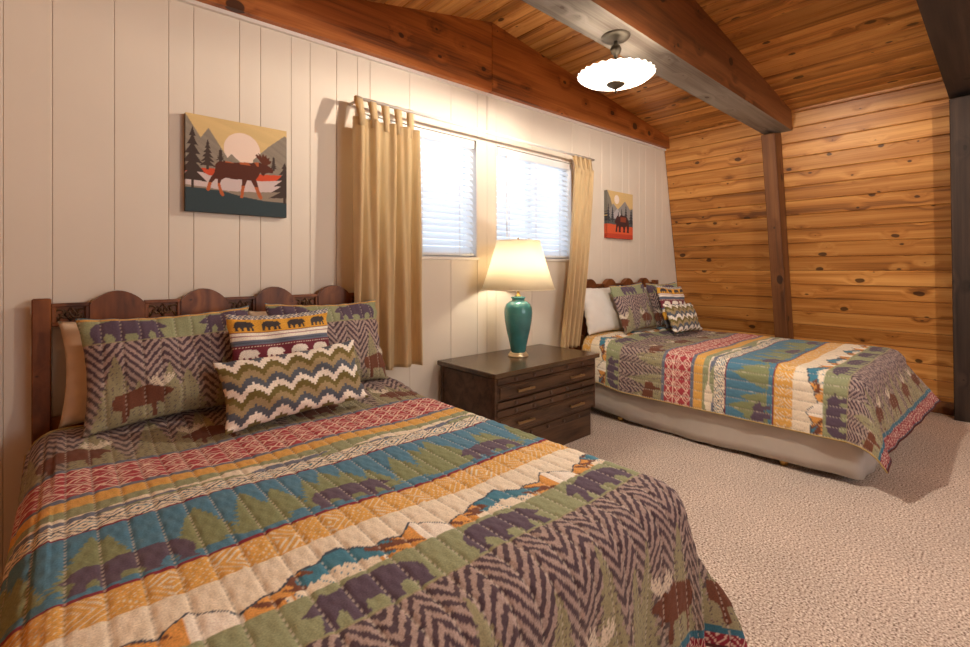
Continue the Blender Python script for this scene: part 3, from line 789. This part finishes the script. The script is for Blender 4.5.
def make_bed(cx, yf, hb_c, top, label, hb_label):
    r = empty('bed', (cx, (yf + YW) / 2, 0)); tag(r, label, 'bed', 'beds with carved headboards')
    oy = (yf + YW) / 2
    def B(mb, name, mat, parent=r): return mb.build(name, mat, parent, (-cx if parent is r else 0, -oy if parent is r else 0, 0))
    # headboard
    y0, y1 = YW - .075, YW - .035
    cxs = [hb_c + (i - 1.5) * .3126 for i in range(4)]
    hb = MB(); hw = .728
    hb.box(hb_c - hw + .05, hb_c + hw - .05, y0 + .012, y1, .42, .62, .004)
    hb = B(hb, 'headboard', M['headboard'])
    for sx in (-1, 1):
        x = hb_c + sx * (hw - .0275)
        MB().box(x - .0275, x + .0275, y0 - .008, y1 + .006, .0, 1.085, .004).build('post', M['headboard'], hb)
    for x in cxs:
        poly = [(x - .09, .45), (x + .09, .45), (x + .09, 1.055)]
        for i in range(13):
            t = i / 12; poly.append((x + .09 - .18 * t, 1.058 + .052 * math.sin(PI * t) ** .8))
        poly.append((x - .09, 1.055))
        MB().prism(poly, y0, y1).build('arch_board', M['headboard'], hb)
    gaps = [(hb_c - hw + .055, cxs[0] - .09)] + [(cxs[i] + .09, cxs[i + 1] - .09) for i in range(3)] + [(cxs[3] + .09, hb_c + hw - .055)]
    for (a, c) in gaps:
        z0, z1 = .975, 1.065; mb = MB(); t = .014
        mb.box(a, c, y0 + .02, y1 - .004, z0, z1)
        for (xa, xb, za, zb) in ((a, c, z0, z0 + t), (a, c, z1 - t, z1), (a, a + t, z0 + t, z1 - t), (c - t, c, z0 + t, z1 - t)): mb.box(xa, xb, y0 + .006, y0 + .021, za, zb, .002)
        pn = mb.build('carved_panel', M['headboard'], hb)
        # carved scroll relief
        cv = MB(); w = c - a - 2 * t; h = z1 - z0 - 2 * t; xm = (a + c) / 2; zm = (z0 + z1) / 2
        yy = y0 + .017
        def scroll(fx, fz, sx, sz):
            pts = []
            for k in range(13):
                an = k / 12 * 4.6; rad = h * .34 * (1 - k / 12 * .72)
                pts.append((xm + fx * w + sx * rad * math.cos(an), yy, zm + fz * h + sz * rad * math.sin(an)))
            cv.tube(pts, .0042, 5)
        for fx in (-.36, -.14, .14, .36): scroll(fx, .06, 1 if fx > 0 else -1, 1 if abs(fx) > .2 else -1)
        cv.tube([(xm - w * .46, yy, zm - h * .42), (xm - w * .2, yy, zm + h * .3), (xm, yy, zm - h * .3), (xm + w * .2, yy, zm + h * .3), (xm + w * .46, yy, zm - h * .42)], .004, 5)
        dm = [(xm, zm + h * .42), (xm + h * .3, zm), (xm, zm - h * .42), (xm - h * .3, zm), (xm, zm + h * .42)]
        cv.tube([(x, yy - .001, z) for x, z in dm], .0035, 5)
        for fx in (-.47, -.25, .25, .47): cv.lathe([(0, -.005), (.005, 0), (0, .005)], 8, (xm + fx * w * .95, yy, zm - h * .2))
        co = cv.build('relief', M['carving'], hb)
    # mattress, box spring, frame
    mw = .685
    B(MB().box(cx - mw, cx + mw, yf + .05, y0 - .02, .335, top - .012, .055), 'mattress', M['mattress'])
    B(MB().box(cx - mw, cx + mw, yf + .06, y0 - .02, .15, .332, .02), 'box_spring', M['mattress'])
    for sx in (-1, 1):
        for y in (yf + .42, YW - .5):
            mb = MB().lathe([(.0, 0), (.022, .002), (.026, .02), (.022, .036), (.010, .042), (.010, .15)], 12, (cx + sx * (mw - .02), y, 0))
            B(mb, 'caster', M['brass'])
    # skirt on the two sides and the foot
    def skirt(path, seed):
        pts = [Vector(p) for p in path]; L_ = [0]
        for i in range(len(pts) - 1): L_.append(L_[-1] + (pts[i + 1] - pts[i]).length)
        n = int(L_[-1] / .02); rows = 8; P = np.zeros((rows, n + 1, 3))
        for i in range(n + 1):
            d = L_[-1] * i / n; k = 0
            while k < len(pts) - 2 and d > L_[k + 1]: k += 1
            f = (d - L_[k]) / (L_[k + 1] - L_[k]); p = pts[k].lerp(pts[k + 1], f)
            tn = (pts[k + 1] - pts[k]).normalized(); nn = Vector((-tn.y, tn.x)) * -1
            for j in range(rows):
                v = j / (rows - 1)
                w = (.010 * math.sin(d * 5.1 + seed) + .007 * math.sin(d * 11.7 + seed * 2) + .004 * math.sin(d * 27 + 1)) * v + .018 * v
                zz = .40 * (1 - v) + v * (.030 + .012 * math.sin(d * 4.0 + 1.3 * seed) + (.03 * (1 - min(1, d / .6)) if seed == 1 else 0))
                P[j, i] = (p.x + nn.x * w - cx, p.y + nn.y * w - oy, zz)
        o = link_mesh('bed_skirt', grid_mesh('bed_skirt', P), M['skirt'], r)
        o.modifiers.new('thick', 'SOLIDIFY').thickness = .003
    w_ = mw + .008; yy = yf + .045
    skirt([(cx - w_, YW - .12), (cx - w_, yy + .25), (cx - w_, yy + .03), (cx - w_ + .03, yy), (cx, yy), (cx + w_ - .03, yy), (cx + w_, yy + .03), (cx + w_, YW - .12)][::1], 1)
    return r
B1, B2 = .635, 3.94
make_bed(B1, .60, .628, .575, 'full size bed with arched carved headboard beside the moose picture', '')
make_bed(B2, .49, 3.94, .605, 'full size bed with arched carved headboard and grey skirt against the pine wall', '')
make_quilt('quilt', B1, .60, 2.32, .745, .578, .30, .335, .0042, .757, 'striped lodge quilt with bears and trees on the bed under the moose picture', None, 2, corner=.30, skew=.03)
make_quilt('quilt', B2, .49, 2.36, .735, .607, .265, .31, .0075, .578, 'striped lodge quilt with bears and trees on the bed with the grey skirt', None, 5, corner=.26, qs=1.06, ffl=.48, wmul=.12, bw=.085)

# ------------------------------------------------------------------ pillows
def pillow(name, w, h, th, colfun, mat, label, group, loc, tilt, yaw=0.0, roll=0.0, step=.004, seam=None, pinch=.075, seed=0, sag=.0, cat='pillow'):
    nx = max(12, int(w / step)); ny = max(10, int(h / step))
    u = np.linspace(-1, 1, nx + 1)[None, :]; v = np.linspace(-1, 1, ny + 1)[:, None]
    U, V = np.broadcast_arrays(u, v)
    prof = (np.clip(1 - np.abs(U) ** 2.6, 0, 1) * np.clip(1 - np.abs(V) ** 2.6, 0, 1)) ** .5
    X = U * w / 2 * (1 - pinch * (1 - V ** 2)); Y = V * h / 2 * (1 - pinch * 1.2 * (1 - U ** 2))
    rg = np.random.default_rng(seed + 40); a, b, c = rg.uniform(0, 6, 3)
    wr = .010 * np.sin(U * 4 + a) * np.sin(V * 3 + b) + .005 * np.sin(U * 9 + V * 7 + c)
    Zf = th / 2 * prof + wr * prof; Zb = -th / 2 * prof * .9
    bulge = sag * (1 - V) / 2
    Zf = Zf * (1 + bulge); Y = Y - sag * .02 * (1 - U ** 2)
    if seam:
        ds = np.abs(np.mod(X + seam / 2, seam) - seam / 2)
        Zf = Zf - .0035 * np.exp(-(ds / .006) ** 2) * np.minimum(1, prof * 3)
    ruff = .006 * np.sin(U * 23 + a) * np.abs(V) ** 8 + .006 * np.sin(V * 19 + b) * np.abs(U) ** 8
    Zf = Zf + ruff; Zb = Zb + ruff
    F = np.stack([X, Y, Zf], -1); Bk = np.stack([X, Y, Zb], -1)
    n1, m1 = F.shape[:2]
    iF = np.arange(n1 * m1).reshape(n1, m1); iB = iF.copy()
    inner = np.zeros((n1, m1), bool); inner[1:-1, 1:-1] = True
    iB[inner] = n1 * m1 + np.arange(inner.sum())
    V3 = np.concatenate([F.reshape(-1, 3), Bk[inner]])
    qf = np.stack([iF[:-1, :-1], iF[:-1, 1:], iF[1:, 1:], iF[1:, :-1]], -1).reshape(-1, 4)
    qb = np.stack([iB[:-1, :-1], iB[1:, :-1], iB[1:, 1:], iB[:-1, 1:]], -1).reshape(-1, 4)
    me = bpy.data.meshes.new(name); me.vertices.add(len(V3)); me.vertices.foreach_set('co', V3.reshape(-1).astype(np.float32))
    add_quads(me, np.concatenate([qf, qb]))
    if colfun:
        cf = colfun(U * w / 2, V * h / 2, w, h)
        if seam:
            dash = (np.mod(V * h / 2, .016) < .009) & (ds < .0021); cf[dash] = cf[dash] * .5 + C['stitch'] * .35; cf[(ds < .0021) & ~dash] *= .65
        set_col(me, np.clip(np.concatenate([cf.reshape(-1, 3), cf[inner]]), 0, 1))
    o = link_mesh(name, me, mat)
    o.rotation_mode = 'XYZ'
    o.matrix_world = Matrix.Translation(loc) @ Matrix.Rotation(yaw, 4, 'Z') @ Matrix.Rotation(tilt, 4, 'X') @ Matrix.Rotation(roll, 4, 'Z')
    tag(o, label, cat, group); return o
def sham_col(off):
    def f(x, y, w, h):
        q = (y + h / 2) / h * .50 - .37
        c = np.zeros(x.shape + (3,))
        hi = q >= 0
        S_ = x + off + 10
        c[~hi] = 0
        cc = np.zeros((np.count_nonzero(~hi), 3)); chev_band(S_[~hi], q[~hi] + .37, .37, cc, True, int(off * 10) + 2); c[~hi] = cc
        g = quilt_color(x + off, np.clip(q, 0, .12)); c[hi] = g[hi]
        c[q > .112] = C['mustard'] * .95; c[q > .122] = C['teal'] * .7
        return c
    return f
def bear_col(x, y, w, h):
    v = (y + h / 2) / h; c = np.tile(C['maroon'], x.shape + (1,)).reshape(x.shape + (3,)).copy()
    def bd(a, b): return (v >= a) & (v < b)
    MU = C['mustard'] * np.array([1.0, .92, .5])
    c[bd(.94, 1.01)] = C['slate']; m = bd(.94, 1.01) & (np.modf(np.abs(x / .02 + tri(y / .02)))[0] < .35); c[m] = C['cream']
    c[bd(.80, .94)] = MU; c[bd(.79, .80)] = C['maroon']; c[bd(.715, .79)] = C['white']; c[bd(.755, .763)] = C['maroon'] * 1.6
    c[bd(.66, .715)] = C['slate'] * .9; c[bd(.685, .692)] = C['navy']
    m = bd(.60, .66) & (np.mod(x, .012) < .007) & (np.abs(v - .640) < .005); c[m] = C['cream']
    per = w / 4.1; k = np.floor(x / per); lx_ = (x / per - k); ux = 1 - (lx_ - .12) / .76
    c[inpoly(ux, (v - .815) / .17, BEAR) & bd(.8, .94)] = C['dbear']
    c[inpoly(ux, (v - .495) / .19, BEAR)] = C['white']
    c[bd(.43, .47)] = C['slate']; c[bd(.37, .43)] = C['white']; c[bd(.20, .37)] = MU
    c[inpoly(ux, (v - .22) / .19, BEAR) & bd(.2, .37)] = C['dbear']
    c[bd(0, .20)] = C['dslate']
    return c * (1 + .06 * noise1(x * 700, 1, 3) * noise1(y * 700, 2, 3))[..., None]
def zig_col(x, y, w, h):
    b = .0098; xi = np.floor(x / b); yi = np.floor(y / b)
    t = np.round(np.abs(np.mod(xi, 10) - 5) * .85)
    k = np.mod(np.floor((yi - t + 400) / 3.0), 4).astype(int)
    pal = np.stack([C['white'], C['dslate'], C['khaki'], C['dolive']]); return pal[k]
def R_(d): return math.radians(d)
PR = M['print']
g1 = 'pillows on the near bed'; 
def pillow_set(cx, z, dy, near):
    bn = 'the bed under the moose picture' if near else 'the bed against the pine wall'
    g = 'pillows on ' + bn
    plm = M['cream_linen'] if near else M['white_linen']
    if near:
        pillow('sleeping_pillow', .62, .40, .10, None, plm, 'plain cream pillow behind the quilted sham by the headboard post', g, (.285, 2.385, z + .195), R_(76), R_(1), step=.014, seed=1)
        pillow('sleeping_pillow', .52, .40, .09, None, plm, 'plain cream pillow hidden behind the sham by the curtain', g, (.90, 2.385, z + .195), R_(76), step=.014, seed=2)
        pillow('pillow_sham', .60, .43, .14, sham_col(.31), PR, 'quilted sham with bears and chevrons next to the headboard post', g, (.33, 2.24, z + .208), R_(72), R_(2), R_(1.5), seam=.058, seed=3)
        pillow('pillow_sham', .60, .44, .14, sham_col(.74), PR, 'quilted sham with bears and chevrons next to the tan curtain', g, (.985, 2.26, z + .215), R_(72), R_(4), R_(-1), seam=.058, seed=4)
        pillow('striped_cushion', .45, .42, .10, bear_col, PR, 'square cushion with mustard and maroon bear stripes behind the zigzag cushion, under the moose picture', g, (.715, 2.12, z + .20), R_(73), R_(3), step=.0032, seed=5, cat='cushion')
        pillow('zigzag_cushion', .585, .275, .11, zig_col, PR, 'oblong zigzag cushion leaning on the bear cushion under the moose picture', g, (.715, 1.975, z + .118), R_(66), R_(-1), R_(3.5), step=.0030, seed=6, cat='cushion')
    else:
        pillow('sleeping_pillow', .60, .42, .12, None, plm, 'plain white pillow at the corner of the far bed beside the curtain', g, (3.55, 2.37, z + .205), R_(74), R_(-4), step=.014, seed=11)
        pillow('sleeping_pillow', .58, .40, .10, None, plm, 'plain white pillow hidden behind the cushions by the pine wall', g, (4.36, 2.385, z + .20), R_(76), step=.014, seed=12)
        pillow('pillow_sham', .60, .44, .12, sham_col(1.31), PR, 'quilted sham with trees leaning beside the plain white pillow', g, (3.80, 2.235, z + .222), R_(70), R_(2), R_(2), step=.006, seam=.058, seed=13)
        pillow('pillow_sham', .58, .44, .12, sham_col(.47), PR, 'quilted sham behind the striped cushion next to the pine wall', g, (4.47, 2.265, z + .215), R_(73), R_(-2), step=.006, seam=.058, seed=14)
        pillow('striped_cushion', .45, .42, .10, bear_col, PR, 'square cushion with mustard and maroon bear stripes next to the pine wall', g, (4.33, 2.125, z + .20), R_(73), R_(-3), R_(-3), step=.005, seed=15, cat='cushion')
        pillow('zigzag_cushion', .57, .275, .11, zig_col, PR, 'oblong zigzag cushion leaning on the striped cushion by the pine wall', g, (4.20, 1.975, z + .118), R_(66), R_(2), R_(-2), step=.0042, seed=16, cat='cushion')
pillow_set(B1, .611, 0, True); pillow_set(B2, .640, 0, False)

# ------------------------------------------------------------------ chest used as a night stand
def chest():
    x0, x1, yf, yb = 1.83, 2.85, 1.965, 2.515; zt = .595
    cx_, cy_ = (x0 + x1) / 2, (yf + yb) / 2
    r = empty('chest', (cx_, cy_, 0)); tag(r, 'low dark wooden chest with studded bands and two drawers between the beds', 'chest')
    O = (-cx_, -cy_, 0)
    def B(mb, name, mat, parent=r): return mb.build(name, mat, parent, O if parent is r else (0, 0, 0))
    B(MB().box(x0 - .005, x1 + .005, yf - .015, yb, zt - .030, zt, .004), 'top', M['chest_top'])
    B(MB().box(x0 + .03, x1 - .022, yf + .045, yb - .02, 0, .215, .003), 'base', M['chest'])
    # upper carcass
    body = B(MB().box(x0 + .035, x1 - .03, yf + .03, yb - .012, .205, zt - .031), 'body', M['chest'])
    for x in (x0 + .018, x1 - .034):
        for y in (yf + .012, yb - .035):
            MB().box(x, x + .022, y, y + .03, .205, zt - .031, .003).build('corner_post', M['chest'], body)
    MB().box(x0 + .024, x0 + .034, yf + .045, yb - .038, .22, zt - .04, .003).build('side_panel', M['chest'], body)
    fx0, fx1 = x0 + .03, x1 - .03
    stud = MB().lathe([(.0125, 0), (.0125, .003), (.009, .007), (0, .009)], 12).mesh('stud'); stud.materials.append(M['stud'])
    def band(z0, z1, y):
        b = B(MB().box(fx0, fx1, y, yf + .034, z0, z1, .003), 'stud_band', M['chest'])
        for k in range(5):
            link_mesh('stud', stud, None, b, (fx0 + (fx1 - fx0) * (.16 + .17 * k), y, (z0 + z1) / 2), (PI / 2, 0, 0))
    band(.522, .560, yf + .004); band(.378, .416, yf + .004); band(.330, .368, yf + .004)
    b = B(MB().box(fx0 + .015, fx1 - .008, yf + .034, yf + .048, .150, .196, .002), 'stud_band', M['chest'])
    for k in range(5): link_mesh('stud', stud, None, b, (fx0 + (fx1 - fx0) * (.16 + .17 * k), yf + .034, .173), (PI / 2, 0, 0))
    for (z0, z1) in ((.422, .516), (.224, .324)):
        d = MB(); d.box(fx0, fx1, yf + .012, yf + .034, z0, z1, .003); d.box(fx0 + .022, fx1 - .022, yf + .003, yf + .013, z0 + .012, z1 - .012, .004)
        d = B(d, 'drawer', M['chest'])
        for f in (.235, .765):
            xm = fx0 + (fx1 - fx0) * f; zm = (z0 + z1) / 2
            h = MB(); h.box(xm - .075, xm + .075, yf - .024, yf - .010, zm - .007, zm + .007, .003)
            for sx in (-.055, .055): h.box(xm + sx - .007, xm + sx + .007, yf - .012, yf + .004, zm - .006, zm + .006, .002)
            h.build('pull', M['pull'], d)
chest()

# ------------------------------------------------------------------ table lamp
def table_lamp(x, y, z):
    r = empty('table_lamp', (x, y, z)); tag(r, 'lit table lamp with teal ceramic urn base and cream shade on the chest', 'lamp')
    MB().lathe([(.0, 0), (.070, 0), (.072, .004), (.070, .012), (.060, .014), (.062, .022), (.056, .028), (0, .028)], 36).build('foot', M['pale_brass'], r)
    MB().lathe([(.0, .028), (.050, .028), (.054, .05), (.066, .11), (.083, .18), (.095, .25), (.099, .30), (.096, .335), (.084, .362), (.062, .378), (.046, .384), (.043, .395), (.050, .404), (.052, .410), (.030, .414), (0, .414)], 48).build('urn', M['teal'], r)
    MB().lathe([(.0, .414), (.022, .414), (.022, .42), (.010, .425), (.010, .455), (.017, .46), (.017, .50), (0, .50)], 20).build('neck', M['brass'], r)
    MB().lathe([(0, .50), (.012, .502), (.016, .53), (.030, .565), (.028, .60), (.016, .62), (0, .626)], 20).build('bulb', M['white_linen'], r)
    # harp and finial
    hp = [(.018, 0, .46)] + [(.058 * math.sin(PI * (.15 + .7 * t / 10)) + .004, 0, .47 + .315 * t / 10) for t in range(11)] + [(0, 0, .79)]
    hb = MB().tube(hp, .0022, 6); hb.tube([(-a, b, c) for a, b, c in hp], .0022, 6); hb.build('harp', M['brass'], r)
    MB().lathe([(.008, .79), (.006, .80), (.010, .808), (.006, .82), (0, .826)], 14).build('finial', M['brass'], r)
    sh = MB(); n = 64; ro, rt, z0, z1 = .254, .150, .465, .80
    prof = [(ro, z0), (ro - (ro - rt) * .5 - .004, (z0 + z1) / 2), (rt, z1)]
    vs = []; fs = []
    for (rr, zz) in prof:
        for i in range(n):
            a = 2 * PI * i / n; vs.append((rr * math.cos(a), rr * math.sin(a), zz))
    for j in range(2):
        for i in range(n): fs.append((j * n + i, j * n + (i + 1) % n, (j + 1) * n + (i + 1) % n, (j + 1) * n + i))
    so = sh.add(vs, fs, True).build('shade', M['lampshade'], r)
    so.modifiers.new('thick', 'SOLIDIFY').thickness = .0015
    for (rr, zz) in ((ro, z0), (rt, z1)):
        MB().tube([(rr * math.cos(2 * PI * i / 48), rr * math.sin(2 * PI * i / 48), zz) for i in range(49)], .0035, 6).build('rim', M['lampshade'], so)
    sp = MB()
    for k in range(3):
        a = 2 * PI * k / 3 + .4; sp.tube([(0, 0, .788), (rt * math.cos(a), rt * math.sin(a), .797)], .0018, 6)
    sp.build('spider', M['brass'], r)
    ld = bpy.data.lights.new('bulb_light', 'POINT'); ld.energy = TABLE_LAMP; ld.color = TABLE_LAMP_COL; ld.shadow_soft_size = .04
    lo = bpy.data.objects.new('bulb_light', ld); COL.objects.link(lo); lo.parent = r; lo.location = (0, 0, .61)
table_lamp(2.345, 2.272, .595)

# ------------------------------------------------------------------ ceiling lights
def ceiling_light(x, y, z, lab, watts=CEILING_LIGHT):
    r = empty('ceiling_light', (x, y, z)); tag(r, lab, 'ceiling light', 'ceiling lights under the beams')
    MB().lathe([(0, -.028), (.018, -.027), (.05, -.022), (.072, -.012), (.078, -.004), (.078, 0), (0, 0)], 36).build('canopy', M['bronze'], r)
    MB().lathe([(0, -.115), (.012, -.112), (.012, -.10), (.024, -.09), (.030, -.072), (.024, -.055), (.010, -.044), (.010, -.026), (0, -.026)], 20).build('stem', M['bronze'], r)
    MB().lathe([(0, -.262), (.007, -.260), (.007, -.11), (0, -.11)], 10).build('rod', M['bronze'], r)
    n = 224; K = 28
    prof = [(.012, -.258), (.06, -.256), (.11, -.250), (.150, -.240), (.178, -.229), (.194, -.219), (.205, -.210)]
    vs = []; fs = []
    for j, (rr, zz) in enumerate(prof):
        w = (j / (len(prof) - 1)) ** 3
        for i in range(n):
            a = 2 * PI * i / n; s_ = math.cos(K * a)
            vs.append((rr * (1 + .014 * w * s_) * math.cos(a), rr * (1 + .014 * w * s_) * math.sin(a), zz + .0025 * w * s_))
    for j in range(len(prof) - 1):
        for i in range(n): fs.append((j * n + i, j * n + (i + 1) % n, (j + 1) * n + (i + 1) % n, (j + 1) * n + i))
    so = MB().add(vs, fs, True).build('shade', M['lit_glass'], r)
    MB().lathe([(.012, -.198), (.180, -.206), (.180, -.210), (.012, -.202)], 36).build('pan', M['bronze'], r)  # hidden disc added to keep the bulb's light off the beam above
    for k in range(2):
        a = PI * k + .5; c_ = (.055 * math.cos(a), .055 * math.sin(a), 0)
        MB().lathe([(0, -.246), (.012, -.244), (.017, -.235), (.012, -.222), (.008, -.213), (0, -.213)], 14, c_).build('bulb', M['white_linen'], r)
    ld = bpy.data.lights.new('ceiling_bulb', 'POINT'); ld.energy = watts; ld.color = CEILING_LIGHT_COL; ld.shadow_soft_size = .03
    lo = bpy.data.objects.new('ceiling_bulb', ld); COL.objects.link(lo); lo.parent = r; lo.location = (.0, -.045, -.228)
    MB().lathe([(0, -.312), (.006, -.308), (.007, -.300), (.004, -.292), (.016, -.284), (.034, -.273), (.048, -.263), (.050, -.259), (0, -.259)], 24).build('finial', M['bronze'], r)
ceiling_light(2.235, 1.425, BEAM_Z, 'lit ceiling light with scalloped white glass dish hanging from the brown beam')
ceiling_light(2.235, -1.08, BEAM_Z, 'ceiling light with scalloped glass dish added for fill under the beam at the other end', CEILING_LIGHT * 1.35)  # unseen second fixture, added as fill from behind the camera

# ------------------------------------------------------------------ canvas pictures
def picture(name, x, z, size, th, fn, lab, n=170):
    r = empty(name, (x + size / 2, YW - th / 2, z)); tag(r, lab, 'picture')
    u = np.linspace(0, 1, n + 1); U, V = np.meshgrid(u, u)
    col = fn(U, V)
    P = np.stack([(U - .5) * size, np.full_like(U, -th / 2), V * size], -1)
    link_mesh('painted_face', grid_mesh('painted_face', P, col), M['canvas'], r)
    # wrapped sides carry the colour of the nearest painted edge
    edges = [np.stack([U[0], V[0]], -1), np.stack([U[:, -1], V[:, -1]], -1), np.stack([U[-1], V[-1]], -1)[::-1], np.stack([U[:, 0], V[:, 0]], -1)[::-1]]
    cols = [col[0], col[:, -1], col[-1][::-1], col[:, 0][::-1]]
    E_ = np.concatenate(edges); K_ = np.concatenate(cols)
    Pf = np.stack([(E_[:, 0] - .5) * size, np.full(len(E_), -th / 2), E_[:, 1] * size], -1); Pb = Pf.copy(); Pb[:, 1] = th / 2 - .001
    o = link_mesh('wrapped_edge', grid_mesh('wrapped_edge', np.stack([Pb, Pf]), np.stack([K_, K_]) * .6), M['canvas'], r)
    MB().box(-size / 2 + .004, size / 2 - .004, -th / 2 + .004, th / 2 - .001, .004, size - .004).build('stretcher', M['canvas_back'], r)
def srgb(*c): return np.array(lin(c))
def pine_tree(U, V, x, base, top, hw, tiers=7, trunk=.012):
    h = (V - base) / (top - base); k = np.modf(np.clip(h, 0, 1) * tiers)[0]
    w = hw * (1 - np.clip(h, 0, 1)) * (1.0 - .62 * k) + .004
    dro = V + .10 * np.abs(U - x)
    h2 = (dro - base) / (top - base); k2 = np.modf(np.clip(h2, 0, .999) * tiers)[0]; w2 = hw * (1.06 - np.clip(h2, 0, 1)) * (1.0 - .66 * k2)
    return ((np.abs(U - x) < w2) & (h2 > .14) & (h2 < 1)) | ((np.abs(U - x) < trunk) & (h > 0) & (h < .9))
def zq(pts):                                   # painting sketch coordinates to canvas fractions
    out = []
    for (a, b) in pts:
        cu = (a - 112) / 428.0; tp = 100 + 70 * cu; bt = 522 + 30 * cu
        out.append((cu, (bt - b) / (bt - tp)))
    return out
def moose_pic(U, V):
    c = np.tile(srgb(214, 186, 132), U.shape + (1,)).reshape(U.shape + (3,)).copy()
    c *= (1 + .05 * noise1(U * 9 + V * 30, 1, 4))[..., None]
    sun = (U - .53) ** 2 + ((V - .70) * .98) ** 2 < .182 ** 2; c[sun] = srgb(236, 214, 200)
    grey = srgb(142, 132, 120)
    for pl in ([(105, 100), (112, 105), (190, 240), (225, 310), (330, 345), (105, 345)], [(150, 235), (200, 163), (282, 300), (282, 345), (140, 345)], [(262, 310), (292, 274), (330, 310), (330, 350), (262, 350)], [(385, 300), (455, 240), (530, 192), (548, 205), (548, 400), (380, 380)]):
        m = inpoly(U, V, zq(pl)); c[m] = (grey * (1 + .10 * noise1(U * 40 + V * 60, 5, 4))[..., None])[m]
    def band(pts, col): c[inpoly(U, V, zq(pts))] = col
    band([(100, 338), (220, 338), (260, 352), (400, 362), (560, 368), (560, 600), (100, 600)], srgb(206, 82, 52))
    band([(100, 352), (170, 350), (200, 368), (330, 384), (430, 392), (560, 388), (560, 600), (100, 600)], srgb(206, 190, 190))
    band([(100, 408), (190, 420), (280, 436), (400, 440), (560, 440), (560, 600), (100, 600)], srgb(146, 132, 118))
    band([(100, 418), (180, 426), (250, 434), (340, 460), (430, 478), (560, 490), (560, 640), (100, 640)], srgb(58, 72, 78))
    dk = srgb(70, 58, 54)
    for (a, base, top, hw) in ((138, 425, 160, .15), (197, 345, 213, .085), (248, 310, 252, .05), (478, 345, 283, .05), (530, 492, 312, .19)):
        (x0, b0), (x1, t0) = zq([(a, base), (a, top)]); c[pine_tree(U, V, x0, b0, t0, hw)] = dk
    body = zq([(228, 318), (240, 308), (268, 306), (300, 312), (345, 310), (380, 312), (405, 308), (420, 312), (432, 318), (450, 322), (468, 334), (478, 344), (474, 356), (458, 354), (440, 358), (432, 370), (424, 364), (418, 352), (408, 372), (398, 384), (404, 400), (412, 430), (428, 466), (420, 474), (408, 462), (390, 415), (376, 390), (360, 388), (352, 408), (345, 440), (342, 466), (330, 466), (332, 440), (336, 410), (338, 386), (300, 384), (268, 378), (252, 388), (246, 402), (252, 426), (264, 454), (256, 460), (246, 448), (236, 410), (238, 384), (228, 384), (212, 402), (206, 432), (200, 438), (192, 430), (198, 402), (210, 376), (224, 356)])
    m = inpoly(U, V, body); c[m] = srgb(88, 48, 38)
    hl = m & (((V > .545) & (U > .33) & (U < .70) & (noise1(U * 40 + V * 30, 3, 3) > -.1)) | (V < .315)); c[hl] = srgb(184, 98, 58)
    ant = zq([(428, 318), (412, 300), (396, 280), (400, 272), (412, 282), (408, 268), (418, 276), (424, 286), (430, 268), (436, 284), (444, 276), (448, 292), (460, 288), (458, 302), (470, 304), (462, 316), (446, 322)])
    c[inpoly(U, V, ant)] = srgb(96, 52, 38)
    return np.clip(c, 0, 1)
def bear_pic(U, V):
    c = np.tile(srgb(214, 184, 128), U.shape + (1,)).reshape(U.shape + (3,)).copy()
    c[(U - .36) ** 2 + (V - .83) ** 2 < .095 ** 2] = srgb(236, 220, 206)
    for pl, col in (([(-.1, 1.1), (.0, 1.0), (.12, .84), (.25, .55), (-.1, .5)], (132, 126, 116)), ([(.02, .55), (.22, .74), (.40, .62), (.52, .70), (.68, .82), (.80, .72), (.9, .64), (1.1, .72), (1.1, .4), (0, .4)], (146, 142, 140)), ([(.2, .5), (.38, .64), (.5, .54), (.6, .5), (.6, .4), (.2, .4)], (176, 172, 176))):
        c[inpoly(U, V, pl)] = srgb(*col)
    c[V < .42] = srgb(86, 92, 92)
    for (x, b, t, hw) in ((.04, .30, .74, .10), (.20, .34, .68, .09), (.55, .40, .66, .06), (.72, .34, .74, .10), (.93, .28, .70, .12), (.42, .42, .58, .05)): c[pine_tree(U, V, x, b, t, hw)] = srgb(56, 56, 62)
    c[V < .30 - .03 * U] = srgb(214, 92, 56); c[V < .10] = srgb(190, 70, 46)
    m = inpoly((U - .27) / .58, (V - .14) / .58, BEAR); c[m] = srgb(72, 40, 38); c[m & (V > .36) & (V < .47) & (U > .5) & (U < .72)] = srgb(140, 66, 44)
    return np.clip(c, 0, 1)
picture('canvas_picture', .404, 1.468, .45, .035, moose_pic, 'square canvas picture of a walking moose under a pale sun')
picture('canvas_picture', 3.785, 1.495, .45, .035, bear_pic, 'square canvas picture of a dark bear on red ground')
